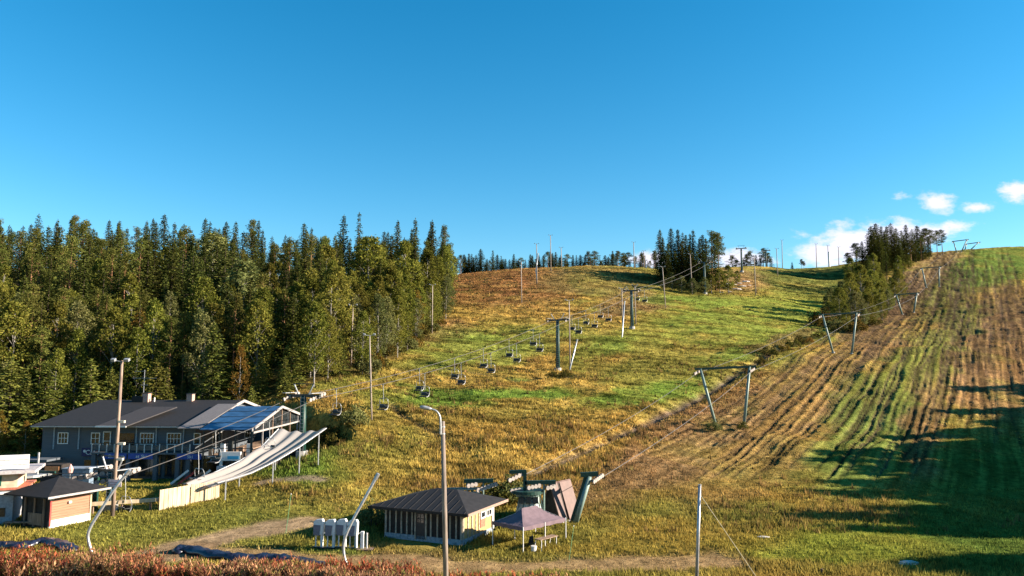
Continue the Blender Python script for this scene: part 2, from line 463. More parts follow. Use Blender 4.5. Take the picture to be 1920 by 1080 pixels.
# ---- ground colours
GOLD = (.40, .255, .065); OLIVE = (.26, .225, .05); GREEN = (.135, .205, .034); RUST = (.30, .145, .055)
SOIL = (.135, .088, .06); DIRT = (.36, .245, .15); BROWN = (.27, .155, .075); LIME = (.24, .27, .04); ROCK = (.42, .27, .2)
ZONES = [  # pixel column, row, half width, half height, tilt, colour, weight, grass length
 (300, 960, 330, 62, 0, (.20, .20, .04), .8, .22), (560, 865, 110, 36, 6, GREEN, .95, .45), (620, 935, 190, 26, 0, OLIVE, .6, .3),
 (1000, 855, 250, 62, -4, GOLD, .95, .85), (900, 780, 170, 22, -3, GOLD, .6, .7), (880, 742, 210, 20, -2, GREEN, .95, .35), (1210, 738, 120, 18, -8, (.15, .22, .036), .95, .28),
 (700, 790, 60, 40, 0, GOLD, .5, .8), (640, 720, 55, 18, -8, GREEN, .6, .4), (690, 660, 70, 22, -12, RUST, .7, .9), (830, 625, 70, 26, 0, BROWN, .6, .7), (890, 660, 130, 30, -6, (.20, .23, .045), .85, .3),
 (900, 535, 120, 36, -4, RUST, .95, .6), (1010, 540, 60, 40, 0, (.32, .15, .06), .7, .6), (1120, 525, 110, 26, 0, (.2, .15, .055), .7, .4), (960, 590, 120, 16, 0, GOLD, .5, .5),
 (980, 620, 150, 16, -2, GREEN, .5, .3), (1130, 650, 70, 30, -20, GREEN, .6, .3), (1190, 570, 60, 22, 0, BROWN, .7, .6),
 (1390, 600, 190, 42, -5, (.20, .23, .042), .95, .22), (1290, 565, 90, 12, 2, GREEN, .7, .2), (1270, 690, 130, 26, -10, OLIVE, .8, .4), (1440, 652, 130, 18, -14, (.17, .22, .04), .85, .25),
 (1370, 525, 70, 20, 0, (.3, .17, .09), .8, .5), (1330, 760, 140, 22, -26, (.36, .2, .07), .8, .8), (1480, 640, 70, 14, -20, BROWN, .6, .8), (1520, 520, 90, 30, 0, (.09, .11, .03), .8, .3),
 (1250, 850, 190, 52, -30, BROWN, .85, .5), (1480, 760, 130, 46, -40, (.37, .215, .075), .85, .4), (1400, 880, 150, 50, -20, (.33, .2, .07), .7, .4),
 (1620, 815, 80, 110, 28, (.165, .205, .045), .95, .22), (1700, 700, 80, 46, -20, (.20, .22, .045), .9, .25), (1640, 620, 70, 40, -40, (.35, .2, .08), .8, .35),
 (1880, 680, 90, 110, 0, (.32, .17, .08), .8, .3), (1790, 620, 60, 30, -40, (.22, .24, .05), .8, .25), (1760, 740, 40, 60, 20, (.23, .22, .05), .6, .25), (1730, 800, 40, 90, 20, (.25, .13, .07), .6, .3), (1780, 560, 60, 40, -40, (.2, .21, .05), .6, .3),
 (1860, 500, 80, 34, -8, (.13, .19, .04), .95, .22), (1740, 510, 60, 26, -30, (.32, .2, .1), .8, .3), (1900, 560, 60, 26, 0, (.25, .15, .06), .7, .3), (1700, 550, 50, 26, -40, (.28, .17, .08), .7, .3),
 (1620, 1025, 260, 30, 0, LIME, .85, .22), (1230, 1010, 230, 34, 0, (.33, .24, .05), .8, .35), (1060, 1000, 70, 20, 0, (.22, .21, .05), .6, .35), (760, 1035, 160, 12, 2, (.3, .21, .07), .5, .3),
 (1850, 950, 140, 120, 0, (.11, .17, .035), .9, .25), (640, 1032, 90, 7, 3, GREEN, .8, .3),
]
def pix(X, Y, Z):
    d = Y * CP + (Z - CAMZ) * SP; v = -Y * SP + (Z - CAMZ) * CP
    d = np.maximum(d, .5)
    return 960 + 1400 * X / d, 540 - 1400 * v / d

def zone_colours(X, Y, Z):
    px, py = pix(X, Y, Z)
    wob = np.clip(1.5 - Y / 260, .35, 1.2)
    px = px + (fbm(X * .11, Y * .11, 21, 4) - .5) * 130 * wob
    py = py + (fbm(X * .11, Y * .11, 31, 4) - .5) * 46 * wob
    n1 = fbm(X * .07, Y * .07, 41, 4); n2 = fbm(X * .5, Y * .5, 51, 3); n3 = fbm(X * .17, Y * .17, 58, 4)
    w = np.clip((n1 - .42) * 4, 0, 1)[:, None]
    c = np.array(OLIVE)[None] * (1 - w) + np.array(GOLD)[None] * w
    g = .35 + .3 * n1
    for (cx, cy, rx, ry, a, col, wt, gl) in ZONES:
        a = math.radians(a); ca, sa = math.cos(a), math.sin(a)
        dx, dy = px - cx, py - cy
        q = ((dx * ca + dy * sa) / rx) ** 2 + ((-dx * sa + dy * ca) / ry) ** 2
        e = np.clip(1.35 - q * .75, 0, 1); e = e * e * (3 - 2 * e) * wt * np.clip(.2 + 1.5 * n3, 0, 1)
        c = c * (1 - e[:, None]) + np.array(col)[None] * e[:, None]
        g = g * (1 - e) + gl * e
    def over(d, w, col, wt, gl):
        nonlocal c, g
        e = np.exp(-(d / w) ** 2) * wt
        c = c * (1 - e[:, None]) + np.array(col)[None] * e[:, None]; g = g * (1 - e) + gl * e
    over(dist_poly(X, Y, GULLY) + (n2 - .5) * .8, 1.0, (.12, .09, .075), .95, .05)
    over(dist_poly(X, Y, DITCH), 1.0, (.1, .08, .05), .8, .2)
    over(dist_poly(X, Y, TRACK1), .5, SOIL, .8, .05); over(dist_poly(X, Y, TRACK2), .6, SOIL, .7, .1)
    over(np.maximum(dist_poly(X, Y, ROADS[0]) - 1.4 + (n2 - .5) * 1.5, 0), .7, DIRT, .92, .03)
    over(np.maximum(dist_poly(X, Y, ROADS[1]) - .9 + (n2 - .5) * 2.0, 0), .8, (.35, .22, .12), .8, .05)
    over(np.maximum(dist_poly(X, Y, DECKYARD) - .5 + (n2 - .5) * 1.5, 0), .5, (.27, .20, .15), .8, .04)
    r = rut_amount(X, Y)[:, None]
    c = c * (1 - .95 * np.clip(r * 1.3, 0, 1)) + np.array((.092, .06, .041))[None] * (.95 * np.clip(r * 1.3, 0, 1)); g = g * (1 - .9 * r[:, 0])
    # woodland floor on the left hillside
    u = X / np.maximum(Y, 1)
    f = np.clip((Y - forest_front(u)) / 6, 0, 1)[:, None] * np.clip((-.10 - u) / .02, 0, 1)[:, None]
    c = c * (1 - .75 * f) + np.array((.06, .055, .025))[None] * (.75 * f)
    c = c * (.72 + .56 * n2)[:, None]
    pist = np.clip((X - .64 * Y + 46) / 5, 0, 1) * np.clip((14 - X + .64 * Y) / 5, 0, 1) * np.clip((Y - 68) / 12, 0, 1)
    sl = X - .64 * Y + 1.6 * (fbm(X * .03, Y * .03, 5, 2) - .5)
    g = g * (1 - .5 * pist)
    sk = fbm(sl * 2.2, Y * .045, 93, 3)
    c = c * (1 + pist * (np.clip((sk - .5) * 2.0, -.3, .5)))[:, None]
    # mowing lines, plus terrace shadow lines painted as colour, on the open middle slope
    op = np.clip((X / np.maximum(Y, 1) + .22) / .06, 0, 1) * np.clip((-X + .64 * Y - 40) / 6, 0, 1) * np.clip((Y - 66) / 15, 0, 1)
    wl = Y + .35 * X + 9 * (fbm(X * .022, Y * .022, 63, 3) - .5)
    te = fbm(X * .06, wl * .75, 64, 3); ln = np.abs(((wl / 3.1) % 1) - .5) * 2
    c = c * (1 + op * np.clip((te - .5) * 2.3, -.5, .4))[:, None] * (1 - .4 * op * np.clip(ln * 5 - 4.1, 0, 1) * np.clip((fbm(X * .05, Y * .05, 66, 2) - .42) * 6, 0, 1))[:, None]
    # thatch streaks: dry stems running down the fall line
    st = vnoise(X * 1.9 + Y * .3, Y * .55, 77)[:, None]
    c = c * (.8 + .4 * st) * ALB
    return c, g

FX = np.array([-1.5, -.70, -.45, -.33, -.26, -.20, -.15, -.12, -.10]); FY = np.array([104., 106, 110, 114, 119, 129, 150, 180, 200])
def forest_front(u): return np.interp(u, FX, FY)

def make_ground():
    th_f = np.linspace(-math.atan(.74), math.atan(.74), 720)
    th_l = np.linspace(-math.pi, th_f[0], 60)[:-1]; th_r = np.linspace(th_f[-1], math.pi, 60)[1:]
    th = np.concatenate([th_l, th_f, th_r])
    RR = np.concatenate([[3.0], np.linspace(8, 34, 14), np.exp(np.linspace(math.log(35), math.log(520), 430)), np.exp(np.linspace(math.log(540), math.log(6000), 18))])
    T, Q = np.meshgrid(th, RR)
    # rows are lines of equal distance along the view axis in front, circles behind
    k = np.where(np.abs(T) < math.atan(.74), 1 / np.cos(T), 1 / math.cos(math.atan(.74)))
    X = (Q * k * np.sin(T)).ravel(); Y = (Q * k * np.cos(T)).ravel()
    Z = height(X, Y)
    far = np.clip((np.hypot(X, Y) - 900) / 1500, 0, 1); Z = Z * (1 - far) + -20 * far
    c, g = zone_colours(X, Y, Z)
    nr, nc = T.shape
    i = np.arange(nr - 1)[:, None] * nc + np.arange(nc - 1)[None]
    quads = np.stack([i, i + 1, i + nc + 1, i + nc], -1).reshape(-1, 4)
    me = bpy.data.meshes.new('ground')
    me.vertices.add(len(X)); me.vertices.foreach_set('co', np.stack([X, Y, Z], 1).astype(np.float32).ravel())
    me.loops.add(quads.size); me.loops.foreach_set('vertex_index', quads[:, ::-1].astype(np.int32).ravel())
    me.polygons.add(len(quads)); me.polygons.foreach_set('loop_start', np.arange(0, quads.size, 4, dtype=np.int32))
    me.polygons.foreach_set('use_smooth', np.ones(len(quads), bool))
    a = me.attributes.new('zone_colour', 'FLOAT_COLOR', 'POINT')
    a.data.foreach_set('color', np.concatenate([c, np.ones((len(c), 1))], 1).astype(np.float32).ravel())
    me.update(calc_edges=True); me.validate()
    if me.polygons[nc * 40].normal.z < 0: me.flip_normals()
    me.materials.append(attr_mat('ground', False))
    o = bpy.data.objects.new('ground', me); COL.objects.link(o)
    return tag(o, 'grassy ski hill with worn tracks and golden autumn grass', 'ground', kind='structure')
ground = make_ground()

def tri_mesh(name, V, T, C, m, label, cat):
    me = bpy.data.meshes.new(name)
    me.vertices.add(len(V)); me.vertices.foreach_set('co', V.astype(np.float32).ravel())
    me.loops.add(T.size); me.loops.foreach_set('vertex_index', T.astype(np.int32).ravel())
    me.polygons.add(len(T)); me.polygons.foreach_set('loop_start', np.arange(0, T.size, 3, dtype=np.int32))
    a = me.attributes.new('zone_colour', 'FLOAT_COLOR', 'POINT')
    a.data.foreach_set('color', np.concatenate([C, np.ones((len(C), 1))], 1).astype(np.float32).ravel())
    me.update(calc_edges=True)
    me.materials.append(m)
    o = bpy.data.objects.new(name, me); COL.objects.link(o)
    return tag(o, label, cat, kind='stuff')

def make_grass(n=300000, seed=3):
    g = np.random.default_rng(seed)
    u = g.uniform(-.76, .76, n)
    Y = np.exp(g.uniform(math.log(36), math.log(330), n))
    keep = (Y < forest_front(u) + 4) | (u > -.1)
    u, Y = u[keep], Y[keep]; X = u * Y
    for (fx, fy, fr, fz) in FLATS[:5]:
        k = np.hypot(X - fx, Y - fy) > fr * (.8 if fr > 6 else .55); X, Y = X[k], Y[k]
    Z = height(X, Y)
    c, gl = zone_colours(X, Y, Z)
    k = g.uniform(0, 1, len(X)) < np.clip(gl * 3.2 - .12, 0, 1)
    X, Y, Z, c, gl = X[k], Y[k], Z[k], c[k], gl[k]
    cl = fbm(X * .8, Y * .8, 88, 2)
    n = len(X); B = 4
    h = (gl * .62 * (.35 + 1.15 * g.uniform(0, 1, n) ** 2.2) * (.25 + 1.5 * cl)) [:, None] * g.uniform(.6, 1.1, (n, B))
    wd = (.018 + .00062 * Y)[:, None] * g.uniform(.6, 1.4, (n, B))
    a = g.uniform(0, 2 * math.pi, (n, B)); off = g.uniform(0, .28, (n, B)) * (1 + Y[:, None] / 120); b = g.uniform(0, 2 * math.pi, (n, B))
    bx = X[:, None] + off * np.cos(b); by = Y[:, None] + off * np.sin(b)
    ln = h * g.uniform(.15, .8, (n, B))
    P0 = np.stack([bx - wd * np.sin(a), by + wd * np.cos(a), np.repeat(Z[:, None] - .06, B, 1)], -1)
    P1 = np.stack([bx + wd * np.sin(a), by - wd * np.cos(a), np.repeat(Z[:, None] - .06, B, 1)], -1)
    P2 = np.stack([bx + ln * np.cos(a), by + ln * np.sin(a), Z[:, None] + h], -1)
    V = np.stack([P0, P1, P2], 2).reshape(-1, 3)
    T = np.arange(len(V)).reshape(-1, 3)
    C = np.repeat(c[:, None] * g.uniform(.8, 1.25, (n, 1, 1)), B * 3, 1).reshape(-1, 3)
    return tri_mesh('grass', V, T, C, attr_mat('grass_blades', True), 'long dry and green grass tufts covering the ski slopes', 'grass')
grass = make_grass()

def make_weeds(seed=5):
    """rust red fireweed gone to seed along the near bank"""
    g = np.random.default_rng(seed)
    X, Y, H = [], [], []
    def band(n, x0, x1, y0, y1, h0, h1):
        px = g.uniform(x0, x1, n); Yq = g.uniform(y0, y1, n)
        X.append((px - 960) / 1400 * Yq); Y.append(Yq); H.append(g.uniform(h0, h1, n))
    band(2400, -300, 320, 40.0, 47.2, .9, 1.7); band(1500, 310, 640, 40.0, 44.2, .6, 1.15); band(620, 620, 790, 39.5, 44.0, .5, 1.25); band(320, 780, 1060, 39.5, 44.0, .3, 1.0)
    X = np.concatenate(X); Y = np.concatenate(Y); H = np.concatenate(H)
    H = H * np.clip(.05 + 1.6 * fbm(X * .6, Y * .6, 61, 3), .2, 1.3)
    Z = height(X, Y); n = len(X)
    hue = fbm(X * .22, Y * .3, 71, 3)
    V = []; C = []
    base = np.stack([X, Y, Z], -1)
    lean = g.normal(0, .16, (n, 2)) * H[:, None]
    tip = base + np.stack([lean[:, 0], lean[:, 1], H], -1)
    red = np.array((.42, .105, .05)); tan = np.array((.46, .25, .13)); grn = np.array((.17, .16, .045)); drk = np.array((.15, .045, .035))
    def col(k):
        m = g.uniform(0, 1, k); hh = hue[:k]
        w = np.clip((hue - .42) * 5, 0, 1)[:, None]
        c = red * (1 - w) + tan * w
        c = np.where((m < .22)[:, None], grn, c); c = np.where((m > .82)[:, None], drk, c)
        return c * g.uniform(.7, 1.3, (k, 1)) * ALB
    cs = col(n)
    a = g.uniform(0, math.pi, n); w = .022
    off = np.stack([np.cos(a) * w, np.sin(a) * w, a * 0], -1)
    V.append(np.stack([base - off, base + off, tip], 1)); C.append(np.repeat(cs[:, None] * .7, 3, 1))
    for k in range(22):
        t = g.uniform(.22, 1.0, n)[:, None]
        p = base + (tip - base) * t
        a = g.uniform(0, 2 * math.pi, n); L = g.uniform(.14, .34, n) * (1.25 - .7 * t[:, 0]); up = g.uniform(-.1, 2.2, n)
        d = np.stack([np.cos(a), np.sin(a), up], -1) * L[:, None]
        s = np.stack([-np.sin(a), np.cos(a), a * 0], -1) * (L * .22)[:, None]
        V.append(np.stack([p + d * .4 - s, p + d * .4 + s, p + d], 1)); C.append(np.repeat(col(n)[:, None], 3, 1))
    V = np.concatenate(V).reshape(-1, 3); C = np.concatenate(C).reshape(-1, 3)
    T = np.arange(len(V)).reshape(-1, 3)
    return tri_mesh('weeds', V, T, C, MATS['grass_blades'], 'rust red fireweed gone to seed along the near bank', 'weeds')
weeds = make_weeds()

def make_tufts(n=26000, seed=15):
    """taller dry weeds standing in drifts on the open slope"""
    g = np.random.default_rng(seed)
    u = g.uniform(-.30, .72, n); Y = np.exp(g.uniform(math.log(58), math.log(300), n)); X = u * Y
    k = (Y < forest_front(u) + 2) | (u > -.1)
    X, Y = X[k], Y[k]
    for (fx, fy, fr, fz) in FLATS:
        k = np.hypot(X - fx, Y - fy) > fr * 1.1; X, Y = X[k], Y[k]
    Z = height(X, Y); c, gl = zone_colours(X, Y, Z)
    dr = fbm(X * .16, Y * .16, 97, 3)
    k = g.uniform(0, 1, len(X)) < np.clip((dr - .46) * 5, 0, 1) * np.clip(gl * 1.6 - .25, 0, 1)
    X, Y, Z, c, gl = X[k], Y[k], Z[k], c[k], gl[k]; n = len(X); B = 9
    pick = g.uniform(0, 1, (n, 1))
    tone = np.where(pick < .4, np.array((.15, .085, .045)), np.where(pick < .7, np.array((.30, .17, .07)), np.array((.10, .11, .03)))) * ALB
    c = .35 * c + .65 * tone
    h = (g.uniform(.45, 1.25, n) * np.clip(.5 + gl * .7, 0, 1.1))[:, None] * g.uniform(.45, 1.05, (n, B))
    wd = (.03 + .0006 * Y)[:, None] * g.uniform(.6, 1.4, (n, B)); a = g.uniform(0, 6.283, (n, B)); o = g.uniform(0, .4, (n, B)); b = g.uniform(0, 6.283, (n, B))
    bx = X[:, None] + o * np.cos(b); by = Y[:, None] + o * np.sin(b); ln = h * g.uniform(.05, .5, (n, B)); z0 = np.repeat(Z[:, None] - .1, B, 1)
    V = np.stack([np.stack([bx - wd * np.sin(a), by + wd * np.cos(a), z0], -1), np.stack([bx + wd * np.sin(a), by - wd * np.cos(a), z0], -1), np.stack([bx + ln * np.cos(a), by + ln * np.sin(a), z0 + h], -1)], 2).reshape(-1, 3)
    C = np.repeat(c[:, None] * g.uniform(.7, 1.3, (n, 1, 1)), B * 3, 1).reshape(-1, 3)
    return tri_mesh('dry_weeds', V, np.arange(len(V)).reshape(-1, 3), C, MATS['grass_blades'], 'tall dry brown weeds standing in drifts on the open slope', 'weeds')
tufts = make_tufts()

# ------------------------------------------------------------------ trees
leaf_mat('spruce_needles', (.030, .046, .012), (.14, .15, .036), trans=.22)
leaf_mat('pine_needles', (.05, .066, .015), (.175, .175, .042), trans=.2)
leaf_mat('young_conifer', (.07, .095, .02), (.25, .25, .055), trans=.3)
leaf_mat('birch_leaves', (.08, .10, .017), (.25, .235, .045), trans=.35)
leaf_mat('willow_leaves', (.09, .105, .03), (.23, .23, .085), trans=.35)
leaf_mat('autumn_leaves', (.10, .08, .016), (.24, .145, .028), trans=.35)
leaf_mat('shrub_leaves', (.05, .06, .015), (.16, .13, .03), trans=.3)
bark_dark = mat('spruce_bark', (.11, .08, .06), .95, var=.3, scale=9, stretch=(1, 1, .2))
bark_pine = mat('pine_bark', (.30, .15, .08), .95, var=.25, scale=9, stretch=(1, 1, .25))
bark_birch = mat('birch_bark', (.36, .33, .29), .85, var=.0, scale=4, stretch=(1, 1, 3), col2=(.12, .10, .09))

def leaf_mesh(name, P, D, U, L, W, m):
    """kite shaped leaves: P base, D direction, U side vector, L length, W width"""
    P = np.array(P); D = np.array(D); U = np.array(U); L = np.array(L)[:, None]; W = np.array(W)[:, None]
    V = np.stack([P, P + D * L * .45 + U * W, P + D * L, P + D * L * .45 - U * W], 1).reshape(-1, 3)
    n = len(P)
    me = bpy.data.meshes.new(name)
    me.vertices.add(n * 4); me.vertices.foreach_set('co', V.astype(np.float32).ravel())
    me.loops.add(n * 4); me.loops.foreach_set('vertex_index', np.arange(n * 4, dtype=np.int32))
    me.polygons.add(n); me.polygons.foreach_set('loop_start', np.arange(0, n * 4, 4, dtype=np.int32))
    me.update(calc_edges=True); me.materials.append(m)
    return me

def unit(v): return v / np.maximum(np.linalg.norm(v, axis=-1, keepdims=True), 1e-6)

def trunk_mesh(name, H, r, m, limbs, g, bend=.02):
    b = MB()
    n = 8
    pts = []; rad = []
    dx, dy = g.normal(0, bend * H, 2)
    for i in range(n):
        t = i / (n - 1)
        pts.append((dx * t * t, dy * t * t, H * t - .4 * (1 - t))); rad.append(r * (1 - t) ** .8 + .012)
    rad[0] *= 1.25
    b.tube(pts, rad, 7)
    for (p, q, rr_) in limbs:
        mid = (np.array(p) + np.array(q)) / 2 + np.array((0, 0, .06 * np.linalg.norm(np.array(q) - np.array(p))))
        b.tube([p, mid, q], [rr_, rr_ * .65, .008], 4, cap=False)
    return b.mesh(name, m, True)

def spruce(seed, H=20., Rm=2.5, low=.06, m='spruce_needles', power=.8, sp=.42, nb=8, fluff=1.0):
    g = np.random.default_rng(seed)
    P, D, L, W, U = [], [], [], [], []
    limbs = []
    z = low * H
    side = 1 + .18 * np.sin(g.uniform(0, 6.28) + np.linspace(0, 6.28, 13)[:-1])
    while z < H - .15:
        t = (z - low * H) / (H * (1 - low))
        rmax = Rm * min(1, (1 - t) ** power * 1.02 + .02) * min(1, .65 + t * 3.0)
        k = max(4, int(nb * (1 - .35 * t)))
        a0 = g.uniform(0, 6.28)
        for i in range(k):
            a = a0 + 6.283 * i / k + g.normal(0, .2)
            r = rmax * g.uniform(.62, 1.12) * side[int(a / 6.283 * 12) % 12]
            if g.uniform() < .06: r *= .4
            dr = np.array((math.cos(a), math.sin(a)))
            sag = g.uniform(.12, .34) * (1.15 - t)
            if g.uniform() < .2 and t < .8: limbs.append(((0, 0, z), (dr[0] * r * .85, dr[1] * r * .85, z - sag * r * .7), .03))
            s = max(.12, r * .1)
            while s < r + .05:
                q = s / max(r, .2)
                zz = z - sag * r * (q ** 1.2) + .10 * r * q ** 3 + g.normal(0, .05)
                for w in (-1, 1, 0):
                    an = a + w * g.uniform(.35, .95) if w else a + g.normal(0, .2)
                    P.append((dr[0] * s + g.normal(0, .06), dr[1] * s + g.normal(0, .06), zz))
                    d = np.array((math.cos(an), math.sin(an), g.uniform(-.65, .12)))
                    D.append(d / np.linalg.norm(d))
                    L.append(g.uniform(.38, .72) * fluff * (.6 + .5 * (1 - t))); W.append(g.uniform(.09, .19) * fluff)
                    uv = np.array((-math.sin(an), math.cos(an), g.normal(0, .55))); U.append(uv / np.linalg.norm(uv))
                s += .40 * fluff * g.uniform(.7, 1.2)
        z += sp * g.uniform(.75, 1.25) * (1 - .45 * t)
    for i in range(14):
        an = g.uniform(0, 6.28); P.append((0, 0, H - g.uniform(0, .9)))
        d = np.array((math.cos(an) * .5, math.sin(an) * .5, 1.)); D.append(d / np.linalg.norm(d)); L.append(g.uniform(.2, .5)); W.append(.07)
        U.append(np.array((-math.sin(an), math.cos(an), 0)))
    return leaf_mesh('crown', P, D, U, L, W, MATS[m]), trunk_mesh('trunk', H * .97, H * .0115, bark_dark, limbs, g, .004)

def clump_leaves(g, centres, radii, per, lsize, flat=1.0):
    P, D, U, L, W = [], [], [], [], []
    for c, r in zip(centres, radii):
        n = int(per * g.uniform(.7, 1.3))
        v = unit(g.normal(0, 1, (n, 3))) * (g.uniform(.25, 1, (n, 1)) ** .5) * r
        v[:, 2] *= flat
        P.append(np.array(c) + v)
        d = unit(g.normal(0, 1, (n, 3)) + unit(v) * .9); D.append(d)
        U.append(unit(np.cross(d, g.normal(0, 1, (n, 3)))))
        L.append(g.uniform(.7, 1.35, n) * lsize); W.append(g.uniform(.25, .42, n) * lsize)
    return np.concatenate(P), np.concatenate(D), np.concatenate(U), np.concatenate(L), np.concatenate(W)

def broadleaf(seed, H=16., Rm=2.9, low=.1, m='birch_leaves', nc=135, per=38, ls=.36, bark=None, top=.5):
    g = np.random.default_rng(seed)
    cs, rs, limbs = [], [], []
    lob = [(g.uniform(0, 6.28), g.uniform(.4, 1.0), g.uniform(.75, 1.3)) for _ in range(9)]
    for i in range(nc):
        t = g.uniform(0, 1) ** .9
        z = H * (low + (1 - low) * t)
        prof_ = math.sin(math.pi * min(1, (t * .80 + .16))) ** .75 * (1 - .35 * max(0, t - top))
        a = g.uniform(0, 6.28)
        f = 1.0
        for (la, lh, lf) in lob:
            if abs((a - la + 3.14) % 6.28 - 3.14) < .7 and abs(t - lh) < .2: f = lf
        r = Rm * prof_ * f * (g.uniform(.25, 1) ** .6)
        c = (r * math.cos(a), r * math.sin(a), z)
        cs.append(c); rs.append(g.uniform(.45, .95) * (1.15 - .45 * t) * Rm / 2.8)
        if i % 4 == 0:
            limbs.append(((0, 0, max(H * .12, z - r * 1.1 - .6)), c, .035 + .02 * (1 - t)))
    P, D, U, L, W = clump_leaves(g, cs, rs, per, ls)
    return leaf_mesh('crown', P, D, U, L, W, MATS[m]), trunk_mesh('trunk', H * .9, H * .0085 + .02, bark or bark_birch, limbs, g, .012)

def pine(seed, H=20., Rm=2.6, low=.5, nc=46, per=75):
    g = np.random.default_rng(seed)
    cs, rs, limbs = [], [], []
    for i in range(nc):
        t = (i + g.uniform()) / nc
        z = H * (low + (1 - low) * t) - .3
        r = Rm * (1 - t ** 2.2) ** .6 * (.55 + .45 * min(1, t * 4)) * g.uniform(.2, 1.05)
        a = g.uniform(0, 6.28)
        c = (r * math.cos(a), r * math.sin(a), z); cs.append(c); rs.append(g.uniform(.6, 1.0))
        limbs.append(((0, 0, z - .5 - .15 * r), c, .045))
    P, D, U, L, W = clump_leaves(g, cs, rs, per, .36, .55)
    return leaf_mesh('crown', P, D, U, L, W * .6, MATS['pine_needles']), trunk_mesh('trunk', H * .97, H * .0105, bark_pine, limbs, g, .008)

def bush(seed, H=2.4, Rm=1.6, m='shrub_leaves', nc=26, per=46, ls=.26):
    g = np.random.default_rng(seed)
    cs, rs, limbs = [], [], []
    for i in range(nc):
        a = g.uniform(0, 6.28); r = Rm * math.sqrt(g.uniform(0, 1)); z = H * (1 - .55 * (r / Rm) ** 2) * g.uniform(.25, .95)
        c = (r * math.cos(a), r * math.sin(a), z); cs.append(c); rs.append(g.uniform(.3, .6) * H / 2.4)
        limbs.append(((.15 * math.cos(a), .15 * math.sin(a), -.1), c, .025))
    P, D, U, L, W = clump_leaves(g, cs, rs, per, ls)
    return leaf_mesh('foliage', P, D, U, L, W, MATS[m]), trunk_mesh('stem', .3, .04, bark_dark, limbs, g)

KINDS = {
 'spruce': [spruce(101, Rm=3.0, power=.72), spruce(102, Rm=2.6, power=.85), spruce(103, Rm=3.3, power=.66), spruce(104, Rm=2.5, low=.14, power=.62), spruce(105, Rm=2.9, power=1.0, sp=.5, nb=7), spruce(106, Rm=2.7, power=.55, sp=.5, nb=7, low=.2)],
 'pine': [pine(111), pine(112, Rm=2.9, low=.42), pine(113, Rm=2.3, low=.6)],
 'birch': [broadleaf(121), broadleaf(122, Rm=2.5, low=.16), broadleaf(123, Rm=3.3, nc=150), broadleaf(124, Rm=2.3, low=.22, nc=110)],
 'aspen': [broadleaf(131, Rm=3.1, m='willow_leaves', low=.12), broadleaf(132, Rm=2.6, m='willow_leaves', low=.1, nc=95)],
 'autumn_birch': [broadleaf(141, Rm=2.6, m='autumn_leaves', low=.12, nc=70)],
 'young_spruce': [spruce(151, H=10, Rm=2.6, low=.02, m='young_conifer', sp=.42, nb=9, power=.7, fluff=.85), spruce(152, H=10, Rm=2.25, low=.02, m='young_conifer', sp=.42, nb=9, fluff=.85), spruce(153, H=10, Rm=3.0, low=.03, m='young_conifer', sp=.4, nb=10, power=.62, fluff=.85)],
 'bush': [bush(161), bush(162, H=2.0, Rm=2.0), bush(163, m='willow_leaves'), bush(164, m='autumn_leaves', nc=18)],
}
NOMH = {'spruce': 20., 'pine': 20., 'birch': 16., 'aspen': 16., 'autumn_birch': 16., 'young_spruce': 10., 'bush': 2.2}
TNAME = {'spruce': 'spruce_tree', 'pine': 'pine_tree', 'birch': 'birch_tree', 'aspen': 'aspen_tree', 'autumn_birch': 'birch_tree', 'young_spruce': 'young_spruce_tree', 'bush': 'bush'}
rt = random.Random(21)
def plant(kind, x, y, h, label, group=None, wide=1.0, var=None):
    cr, tr = KINDS[kind][rt.randrange(len(KINDS[kind])) if var is None else var]
    s = h / NOMH[kind]
    t = thing(TNAME[kind], (x, y, gz(x, y)), label, 'bush' if kind == 'bush' else 'tree', group, rt.uniform(0, 6.28))
    w = wide * rt.uniform(.9, 1.12)
    t.scale = (s * w, s * w, s)
    for nm, me in (('stem' if kind == 'bush' else 'trunk', tr), ('foliage' if kind == 'bush' else 'crown', cr)):
        o = bpy.data.objects.new(nm, me); COL.objects.link(o); o.parent = t
    return t

